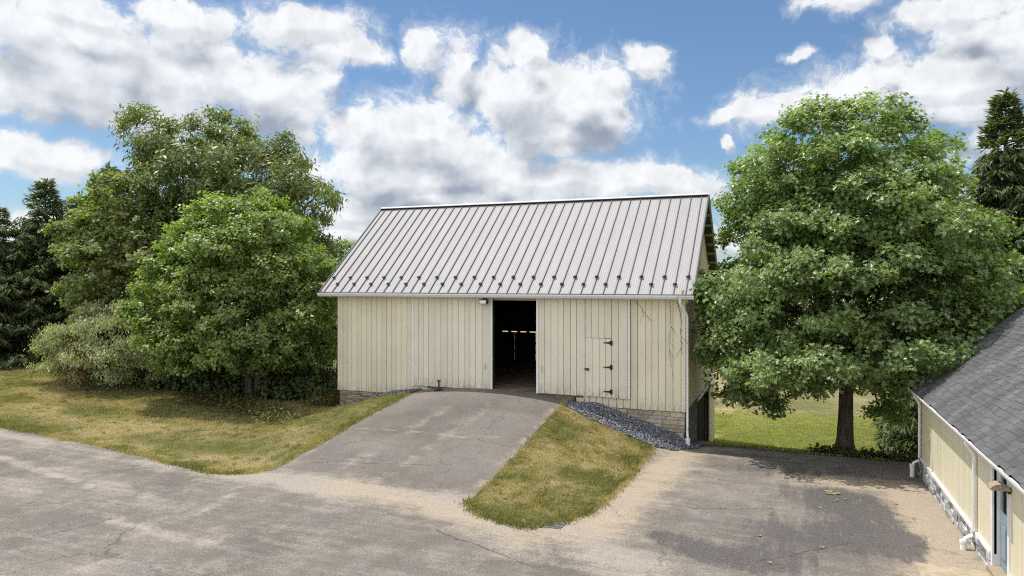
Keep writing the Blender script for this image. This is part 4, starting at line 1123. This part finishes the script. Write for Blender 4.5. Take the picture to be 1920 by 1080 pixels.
        ax = nrmz(dv*.8+out*.5+np.array([0, 0, .25-axisdroop])+r.normal(0, .25, (n, 3)))
        tips.append(p); axs.append(ax); tn.append(np.repeat(ct, per))
    tips = np.concatenate(tips)+B; axs = np.concatenate(axs); tn = np.concatenate(tn)
    gz = height(tips[:, 0], tips[:, 1])+.1
    kp = (tips[:, 2] > gz) & ~((tips[:, 0] > BX0-.7) & (tips[:, 0] < BX1+.32) & (tips[:, 1] > EY-.2) & (tips[:, 1] < EY2+.2))
    if keep is not None: kp &= keep(tips-B)
    leaf_mesh('crown', tips[kp], axs[kp], k, size, tmpl, leafm, root, droop, tn[kp], upb, sj=sj, spread=size*.5)
    settle(root)
    return root
def at(px, d, extra=0):
    x, y = U(px, d); return (x, y, H1(x, y)+extra)

# the big oak at the right
ob = at(1583, 24.3)
mpp = 24.3/1320
def oz(py): return CZ-(py-527)*mpp-ob[2]
zl, zh = oz(695), oz(226)
prof = [(0, 4.0), (.08, 4.6), (.2, 4.7), (.38, 4.55), (.52, 4.1), (.66, 4.0), (.8, 3.7), (.9, 3.1), (1., 1.6)]
cl_ = envelope_clumps(215, prof, zl, zh, 1, .86, .5, .98, 3)
ex_ = []
for px, py, o in ((1350, 560, -.6), (1380, 600, -1.0), (1380, 690, -.5), (1420, 640, -1.4), (1380, 700, .2), (1420, 560, -1.2), (1350, 590, .3), (1760, 580, -.9), (1820, 590, -.4), (1700, 590, -1.6), (1850, 600, 0), (1790, 640, -.3), (1540, 600, -2.3), (1480, 700, -1.8), (1600, 680, -2.2), (1360, 660, .6), (1415, 750, .6), (1465, 735, .5), (1410, 725, -.2), (1385, 745, .9), (1700, 740, .5), (1690, 770, .8), (1660, 720, .6), (1490, 765, .9), (1730, 700, .4), (1700, 785, 1.4), (1760, 680, .2)):
    X = (px-1583)*mpp
    ex_.append((CA*X-SA*o, SA*X+CA*o, oz(py)))
core = envelope_clumps(60, [(0, 1.2), (.2, 2.8), (.5, 2.9), (.8, 2.2), (1, .6)], zl+.3, zh-.8, 1, .7, .1, .9, 4)
cl_ = np.concatenate([cl_, np.array(ex_), core])
make_tree('oak_tree', 'large round bright green oak with dark trunk between barn and shed', 'tree', ob, cl_, .88, 84, 7, .165, T_OAK, M['oak_leaf'], M['bark'], .27, oz(330), 5, .3, limb=.062, flat=.55, upb=1.0, leafy_in=.45,
    keep=lambda p: ~(((p[:, 0]*CA+p[:, 1]*SA) < -3.75+.25*np.sin(p[:, 2]*4)) & (p[:, 2] > oz(505))) & ~(((p[:, 0]*CA+p[:, 1]*SA) < -4.35+.3*np.sin(p[:, 1]*3)) & (p[:, 2] < oz(690))))

# left group -------------------------------------------------------
def env_px(px0, d, base, rows, n, seed, depth=.9, mind=.9, inner=.4, taper=None):
    """crown outline given as (py, left px, right px) rows"""
    mp = d/1320; r = np.random.default_rng(seed)
    ys = [a[0] for a in rows]; out = []; tries = 0
    wmax = max(a[2]-a[1] for a in rows)
    while len(out) < n and tries < n*80:
        tries += 1
        py = r.uniform(min(ys), max(ys))
        l = np.interp(py, ys, [a[1] for a in rows]); rr = np.interp(py, ys, [a[2] for a in rows])
        if r.uniform() > (rr-l)/wmax: continue
        f = math.sqrt(r.uniform(inner**2, 1)); a = r.uniform(0, 6.283)
        hw = (rr-l)/2*(.80+.42*float(vnoise(math.cos(a)*1.6+5, math.sin(a)*1.6+py/60, seed)))
        X = ((l+rr)/2+hw*f*math.cos(a)-px0)*mp; Dp = hw*mp*f*math.sin(a)*depth
        p = np.array([CA*X-SA*Dp, SA*X+CA*Dp, CZ-(py-527)*mp-base[2]])
        if all(np.linalg.norm(p-q_) > mind*(1-.4*tries/(n*80)) for q_ in out): out.append(p)
    return np.array(out)
# tall tree behind
d = 38; b0 = at(450, d)
c_ = env_px(450, d, b0, [(235, 300, 440), (260, 280, 520), (300, 280, 570), (350, 290, 605), (400, 300, 615), (450, 320, 610), (520, 330, 560)], 110, 21, .8, 1.35, .3)
make_tree('tall_tree', 'tallest tree of the left group, open crown showing branches against the clouds', 'tree', b0, c_, 1.0, 100, 6, .28, T_LNG, M['tall_leaf'], M['bark_pale'], .33, CZ+5.0-b0[2], 31, .45, limb=.11, flat=.8, trunk_split=.4, spr=.2)
# front maple
d = 31; b0 = at(475, d)
c_ = env_px(475, d, b0, [(370, 400, 500), (420, 350, 560), (470, 325, 585), (530, 310, 600), (600, 300, 606), (650, 312, 606), (685, 345, 590)], 175, 22, .8, .8, .45)
make_tree('maple_tree', 'broad bright green maple standing close to the left end of the barn', 'tree', b0, c_, .78, 84, 6, .135, T_MAP, M['maple_leaf'], M['bark'], .16, CZ+2.4-b0[2], 32, .3, limb=.05, stems=3, flat=.62, upb=.9)
# mid tree between spruces and maple
d = 36; b0 = at(235, d)
c_ = env_px(235, d, b0, [(335, 195, 275), (400, 175, 320), (470, 150, 350), (540, 150, 350), (600, 175, 340), (640, 200, 330)], 95, 23, .8, 1.0, .4)
make_tree('broadleaf_tree', 'mid green layered tree between the dark spruces and the maple', 'tree', b0, c_, 1.0, 74, 6, .17, T_MAP, M['mid_leaf'], M['bark'], .2, CZ+4-b0[2], 33, .35, limb=.06, flat=.5, upb=.9)
# a green tree showing behind the barn's left roof edge
d = 42; b0 = at(635, d)
c_ = env_px(635, d, b0, [(470, 615, 655), (500, 590, 690), (560, 575, 705), (640, 585, 690)], 45, 24, .8, .9, .3)
make_tree('broadleaf_tree', 'small yellow green treetop peeking above the left slope of the barn roof', 'tree', b0, c_, .9, 50, 6, .17, T_MAP, M['maple_leaf'], M['bark'], .15, CZ+1-b0[2], 34, .3)
# weeping shrub
d = 33.5; b0 = at(205, d)
c_ = env_px(185, d, b0, [(572, 160, 290), (605, 110, 310), (640, 75, 320), (670, 60, 320), (700, 75, 300)], 80, 25, .7, .62, .35)
make_tree('weeping_shrub', 'pale olive weeping shrub with drooping twigs at the lawn edge', 'shrub', b0, c_, .72, 80, 6, .17, T_LNG, M['shrub_leaf'], M['bark'], .07, 1.6, 35, 1.1, limb=.03, stems=3, axisdroop=.9, upb=.7, flat=.5)
d = 32.2; b0 = at(150, d)
c_ = env_px(150, d, b0, [(660, 120, 180), (690, 105, 200), (708, 110, 190)], 14, 26, .5, .4, .1)
make_tree('dead_shrub', 'reddish brown dying branches low in front of the weeping shrub', 'shrub', b0, c_, .42, 34, 5, .13, T_LNG, M['dry_leaf'], M['bark'], .04, .7, 36, .6, limb=.02, stems=2)
# dark undergrowth
UG_G = 'dark bushes under the left trees'
for i, (px, d, wpx, top, lab) in enumerate(((330, 34, 70, 640, 'dark leafy bush in shade between the weeping shrub and maple'), (420, 32, 55, 690, 'low dark bush left of the maple stems'),
        (560, 32, 60, 690, 'low dark bush under the maple close to the barn corner'), (380, 39, 80, 560, 'tall dark bush behind the maple crown, left side'), (540, 40, 90, 540, 'tall dark bush behind the maple crown, right side'), (50, 41, 80, 600, 'dark bush in the spruce shade at the left picture edge'), (480, 36, 70, 640, 'dark bush directly behind the maple stems'))):
    b0 = at(px, d); yb_ = 527+(CZ-b0[2])/d*1320
    c_ = env_px(px, d, b0, [(top, px-wpx*.5, px+wpx*.5), ((top+yb_)/2, px-wpx, px+wpx), (yb_-6, px-wpx*.9, px+wpx*.9)], 40 if i != 1 else 26, 50+i, .7, .6, .2)
    make_tree('bush', lab, 'bush', b0, c_, .75, 46, 5, .17, T_MAP, M['bush_leaf'], M['bark'], .05, 1.2, 60+i, .3, UG_G, limb=.03, stems=2)

# spruces
def spruce(label, px, d, top_py, rad, seed, zoff=0, low=.3, dens=1.0):
    q = random.Random(seed); r = np.random.default_rng(seed)
    b = at(px, d); B = Vector(b)
    Ht = CZ-(top_py-527)*d/1320-b[2]
    root = empty('spruce_tree', b, label, 'tree', 'dark spruce trees')
    tb = MB(); tb.tube([B+Vector((0, 0, -.2)), B+Vector((.05, 0, Ht*.5)), B+Vector((0, 0, Ht))], [.22, .12, .015], 8)
    base = []; dirs = []; 
    z = low
    while z < Ht-.1:
        t = z/Ht
        Rm_ = rad*(1-t)**.85*(.55+.45*min(1, (t+.05)/.15))+.12
        nb_ = int(9+7*(1-t))
        for j in range(nb_):
            a = q.uniform(0, 6.283); L = Rm_*q.uniform(.7, 1.12); z0 = z+q.uniform(-.15, .15)
            drp = (.30+.25*(1-t))*q.uniform(.6, 1.3) if t < .8 else -.5*q.uniform(.5, 1.2)
            n = max(3, int(L/.16)); P = []
            for i in range(n+1):
                s = i/n
                P.append(Vector((math.cos(a)*L*s, math.sin(a)*L*s, z0-drp*L*(s-.45*s*s*s*1.6))))
            tb.tube([B+p for p in P[::max(1, n//4)]], [.03*(1-.8*i/(len(P[::max(1, n//4)]))) for i in range(len(P[::max(1, n//4)]))], 4, caps=False)
            side = np.array([-math.sin(a), math.cos(a), 0]); fw = np.array([math.cos(a), math.sin(a), 0])
            for i in range(1, n+1):
                s = i/n
                if s < .25 and q.random() < .6: continue
                wl = .5*L**.5*(1-s*.75)*.8+.1
                m_n = int((10 if t < .85 else 6)*dens)
                for _ in range(m_n):
                    u = q.uniform(-1, 1)
                    pos = np.array(P[i])+side*u*wl*.8+fw*abs(u)*wl*.4+np.array([q.uniform(-.05, .05), q.uniform(-.05, .05), -abs(u)*wl*.30-q.uniform(0, .18)])
                    dr_ = side*np.sign(u)*.7+fw*.6+np.array([0, 0, -.55 if t < .85 else .3])+r.normal(0, .25, 3)
                    base.append(pos); dirs.append(dr_)
        z += .26+.12*(1-t)
    # leader
    for i in range(30):
        base.append(np.array([0, 0, Ht-.6+.02*i])+r.normal(0, .02, 3)); dirs.append(np.array([r.normal()*.6, r.normal()*.6, .7]))
    base = np.array(base)+np.array(b); dirs = nrmz(np.array(dirs)); n = len(base)
    kp = base[:, 2] > height(base[:, 0], base[:, 1])+.05
    base = base[kp]; dirs = dirs[kp]; n = len(base)
    nr = np.array([0, 0, 1.])+r.normal(0, .5, (n, 3)); sd = nrmz(np.cross(nr, dirs)); n3 = np.cross(dirs, sd)
    L = r.uniform(.22, .45, (n, 1)); w = r.uniform(.026, .05, (n, 1))
    droopv = np.array([0, 0, -1.])*L*.25
    V = np.stack([base, base+dirs*L*.4+sd*w+n3*w*.4, base+dirs*L+droopv*.6, base+dirs*L*.4-sd*w+n3*w*.4], 1)
    t = np.repeat(np.clip(r.normal(.4, .22, n), 0, .95), 4)
    tb.build('trunk', M['bark'], root, smooth=True, recalc=False)
    raw_mesh('crown', V.reshape(-1, 3), np.arange(n*4).reshape(n, 4), M['spruce'], root, {'tint': t})
    settle(root)
    return root
spruce('dark spruce at the far left with a pointed top', 85, 41, 338, 4.4, 71)
spruce('dark spruce standing just left of the tall open tree', 205, 42, 308, 4.0, 72)
spruce('spruce cut by the left picture edge', -10, 39.5, 385, 4.8, 73)
spruce('small spruce between the two pointed spruces at the left', 150, 43.5, 362, 4.2, 74)
spruce('tall spruce behind the oak at the right picture edge', 1885, 29, 172, 3.6, 75, dens=1.7)
spruce('spruce behind the shed roof, low and mostly hidden by the oak', 1790, 31, 400, 3.2, 76)

# weeds and ground cover
def weeds(label, pts, n, spreadr, hmin, hmax, mat, seed, tm=T_LNG, size=.14):
    r = np.random.default_rng(seed)
    c = np.array(pts)[r.integers(0, len(pts), n)]+r.normal(0, spreadr, (n, 2))
    ok = ~inside(c[:, 0], c[:, 1], DRIVE); c = c[ok]; n = len(c)
    h = r.uniform(hmin, hmax, n)
    tips = np.stack([c[:, 0], c[:, 1], height(c[:, 0], c[:, 1])+h*r.uniform(.3, 1, n)], 1)
    ax = nrmz(np.stack([r.normal(0, .4, n), r.normal(0, .4, n), np.ones(n)], 1))
    o = leaf_mesh('ground_cover', tips, ax, 5, size, tm, mat, None, .1, r.uniform(.1, .9, n))
    return tag(o, label, kind='stuff')
line = [(-24.5+.35*i, 24.0-.12*i+.3*math.sin(i)) for i in range(20)]
weeds('tall dry weeds along the foot of the maple and bushes', line, 1500, .4, .1, .5, M['weed'], 5)
weeds('low dark green ground cover at the foot of the oak', [(1.0+.28*i, 26.15+.15*math.sin(i*1.3)) for i in range(14)], 620, .22, .04, .24, M['bush_leaf'], 6, T_MAP, .13)
weeds('rough yellow green weeds beside the barn left wall', [(-18.2-.1*i, 24.6+.3*i) for i in range(10)], 900, .4, .15, .7, M['weed'], 7)

# fallen leaves on the asphalt
tv, tf = T_OAK
def fallen(px, py, label, size, n, seed):
    x, y = UG(px, py, -5.6)
    r = random.Random(seed); m = MB()
    for _ in range(n):
        a = r.uniform(0, 6.28); ox, oy = r.gauss(0, .07 if n > 1 else 0), r.gauss(0, .07 if n > 1 else 0)
        X, Y = x+ox, y+oy; Z = H1(X, Y)+.025
        V = [(X+size*(v[0]*math.cos(a)-v[1]*math.sin(a)), Y+size*(v[0]*math.sin(a)+v[1]*math.cos(a)), Z+size*v[2]*.8+r.uniform(0, .03)) for v in tv]
        m.add(V, tf, r.uniform(.6, .9))
    return tag(m.build('fallen_leaf', M['fallen'], recalc=False), label, 'leaf', 'fallen leaves on the asphalt')
M['fallen'] = leaf_mat('fallen_leaf', (.16, .2, .05), (.36, .38, .14), (.34, .34, .16), (.4, .34, .12), .2, .6, .2)
fallen(1561, 923, 'largest pale green leaf sprig lying on the asphalt below the oak', .17, 7, 1)
for i, (px, py, lab) in enumerate(((1577, 941, 'small yellow leaf just below the large fallen sprig'), (1590, 937, 'small fallen leaf right below the large sprig'), (1542, 955, 'tiny fallen leaf left of and below the large sprig'),
        (1682, 946, 'lone fallen leaf nearest the shed wall'), (1422, 1010, 'pale brown leaf lying on the dark stain left of centre yard'), (1536, 1036, 'fallen leaf in the middle of the dark stain'),
        (1447, 1070, 'green fallen leaf nearest the bottom of the picture'), (1415, 922, 'small fallen leaf at the left edge of the oak shade'))):
    fallen(px, py, lab, .11, 2 if i in (0, 4) else 1, 10+i)

# ------------------------------------------------------------------ light, sky
S = Vector((-.36, .05, 1)).normalized()
elev = math.asin(S.z); azim = math.atan2(S.x, S.y)
ld = bpy.data.lights.new('sun', 'SUN'); ld.energy = 4.8; ld.angle = math.radians(.5); ld.color = (1., .955, .88)
lo = bpy.data.objects.new('sun', ld); lo.rotation_euler = (-S).to_track_quat('-Z', 'Y').to_euler(); link(lo)
wd = bpy.data.worlds.new('World'); scene.world = wd; wd.use_nodes = True
T = NT(wd.node_tree)
for n_ in list(T.n): T.n.remove(n_)
sky = T.new('ShaderNodeTexSky', sky_type='NISHITA', sun_disc=False)
sky.sun_elevation = elev; sky.sun_rotation = azim; sky.air_density = 1.0; sky.dust_density = .6; sky.ozone_density = 1.6; sky.altitude = 150
# clouds, laid out by compass bearing and elevation
grp = bpy.data.node_groups.new('cloud_density', 'ShaderNodeTree')
grp.interface.new_socket('P', in_out='INPUT', socket_type='NodeSocketVector')
grp.interface.new_socket('D', in_out='OUTPUT', socket_type='NodeSocketFloat')
grp.interface.new_socket('S', in_out='OUTPUT', socket_type='NodeSocketFloat')
G = NT(grp); gi = G.new('NodeGroupInput'); go = G.new('NodeGroupOutput')
P0 = gi.outputs[0]
wv = G.new('ShaderNodeVectorMath', operation='MULTIPLY_ADD')
G.l.new(G.vm('SUBTRACT', G.noise(P0, 7, 5, .6, out=1), (.5, .5, .5)), wv.inputs[0]); wv.inputs[1].default_value = (.11, .075, 0); G.l.new(P0, wv.inputs[2])
PW = wv.outputs[0]
CL = [(60,60,190,95),(230,120,220,90),(400,150,170,85),(520,190,110,85),(110,170,220,60),(300,205,150,45),(560,45,140,38),(670,90,75,26),(600,105,40,40),(615,145,30,28),(350,25,120,40),
      (80,290,140,36),(20,300,70,30),(690,250,90,55),(760,255,130,70),(860,300,130,65),(700,320,120,45),(800,350,200,28),
      (800,85,34,48),(855,135,40,60),(990,95,45,32),(980,180,115,80),(1080,190,115,75),(1130,230,60,45),(1020,250,130,50),(1150,150,35,30),
      (1215,108,36,28),(1190,345,220,33),(1000,345,190,40),(880,380,260,25),(690,400,110,35),(660,440,60,20),
      (1460,205,85,38),(1570,185,150,48),(1720,165,170,62),(1850,140,170,60),(1880,50,140,60),(1790,20,120,40),(1600,5,90,28),(1660,100,34,26),(1490,110,26,10),(1385,215,48,16),(1370,265,11,16),(1355,455,60,14),(1800,220,120,30),
      (930,335,160,46),(1090,338,150,36),(150,25,150,40),(760,330,140,40),(240,180,130,40),(60,430,120,40),(1650,420,300,40),(1950,260,150,60)]
acc = None
for (px, py, rx, ry) in CL:
    az = math.atan((px-960)/1320); el = math.atan((527-py)/math.hypot(1320, px-960))
    k = math.cos(az)
    dxy = G.vm('MULTIPLY', G.vm('SUBTRACT', PW, (az, el, 0)), (1320/(rx*1.25)/k**1.5, 1320/(ry*1.25)/k, 0))
    v = G.m('SUBTRACT', 1.0, G.vm('LENGTH', dxy))
    acc = v if acc is None else G.m('SMOOTH_MAX', acc, v, .25)
f1 = G.noise(PW, 15, 9, .6)
f2 = G.noise(PW, 40, 9, .75)
D_ = G.m('ADD', G.m('MULTIPLY', G.m('MAXIMUM', acc, -.6), .85), G.m('ADD', G.m('MULTIPLY', G.m('SUBTRACT', f1, .5), 1.75), G.m('MULTIPLY', G.m('SUBTRACT', f2, .5), .95)))
G.l.new(D_, go.inputs[0])
S_ = G.m('ADD', G.m('MULTIPLY', G.m('MAXIMUM', acc, -.6), .95), G.m('MULTIPLY', G.m('SUBTRACT', G.noise(PW, 13, 2.5, .5), .5), 1.2))
G.l.new(S_, go.inputs[1])
tc = T.new('ShaderNodeTexCoord')
dirv = tc.outputs['Generated']
sp = T.new('ShaderNodeSeparateXYZ'); T.l.new(T.vm('NORMALIZE', dirv), sp.inputs[0])
az_n = T.m('ARCTAN2', T.m('ADD', T.m('MULTIPLY', sp.outputs[0], CA), T.m('MULTIPLY', sp.outputs[1], SA)), T.m('ADD', T.m('MULTIPLY', sp.outputs[0], -SA), T.m('MULTIPLY', sp.outputs[1], CA)))
el_n = T.m('ARCSINE', sp.outputs[2])
def cxyz(a, b):
    n = T.new('ShaderNodeCombineXYZ'); T.put(n.inputs[0], a); T.put(n.inputs[1], b); return n.outputs[0]
def dens(v):
    n = T.new('ShaderNodeGroup'); n.node_tree = grp; T.l.new(v, n.inputs[0]); return n.outputs
PV = cxyz(az_n, el_n)
d0, s0 = dens(PV)
d1, s1 = dens(T.vm('ADD', PV, (-.012, .045, 0)))
d2, s2 = dens(T.vm('ADD', PV, (-.005, .014, 0)))
# broken cloud outside the view, added as bright fill for the shaded sides
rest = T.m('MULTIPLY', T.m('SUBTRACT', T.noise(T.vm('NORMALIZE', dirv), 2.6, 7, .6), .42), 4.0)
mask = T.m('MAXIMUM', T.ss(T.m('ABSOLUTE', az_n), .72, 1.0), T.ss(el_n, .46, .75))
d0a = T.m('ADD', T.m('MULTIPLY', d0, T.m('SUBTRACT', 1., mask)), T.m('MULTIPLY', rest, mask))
alpha = T.m('ADD', T.m('MULTIPLY', T.ss(d0a, -.22, .12), .22), T.m('MULTIPLY', T.ss(d0a, .04, .40), .78))
thick = T.m('ADD', T.m('MULTIPLY', T.ss(s1, .34, 1.10), .86), T.m('MULTIPLY', T.ss(T.m('SUBTRACT', s2, s0), -.12, .30), .30))
thick = T.m('MULTIPLY', thick, T.m('SUBTRACT', 1., mask), clamp=True)
ccol = T.mix(thick, (9.5, 9.65, 9.9), (3.5, 4.0, 4.9))
skyc = T.mix(1., sky.outputs[0], (.92, 1.09, 1.20, 1), 'MULTIPLY')
ccol = T.mix(1., ccol, comb(T, T.ss(T.noise(PV, 26, 8, .62), .3, .62, .88, 1.04)), 'MULTIPLY')
ccol = T.mix(mask, ccol, (14.5, 14.6, 14.8))  # unseen cloud made brighter than the seen, to lift shade
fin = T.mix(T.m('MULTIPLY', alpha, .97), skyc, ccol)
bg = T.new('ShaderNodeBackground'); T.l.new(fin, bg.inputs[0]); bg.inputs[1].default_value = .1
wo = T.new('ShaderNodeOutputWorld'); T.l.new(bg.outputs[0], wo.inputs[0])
wd.cycles.sampling_method = 'MANUAL'; wd.cycles.sample_map_resolution = 512

# ------------------------------------------------------------------ camera
cd = bpy.data.cameras.new('camera'); cd.sensor_width = 36; cd.lens = 36*1320/1920; cd.shift_y = -13/1920
cd.clip_start = .1; cd.clip_end = 12000
co = bpy.data.objects.new('camera', cd); co.location = (0, 0, CZ); co.rotation_euler = (math.pi/2, 0, ANG); link(co)
scene.camera = co
scene.view_settings.view_transform = 'Standard'; scene.view_settings.look = 'None'; scene.view_settings.exposure = 0
scene.render.engine = 'CYCLES'
scene.cycles.sample_clamp_indirect = 2.5
scene.cycles.max_bounces = 8; scene.cycles.diffuse_bounces = 4; scene.cycles.transparent_max_bounces = 8
scene.cycles.use_denoising = False
scene.cycles.filter_width = 1.1
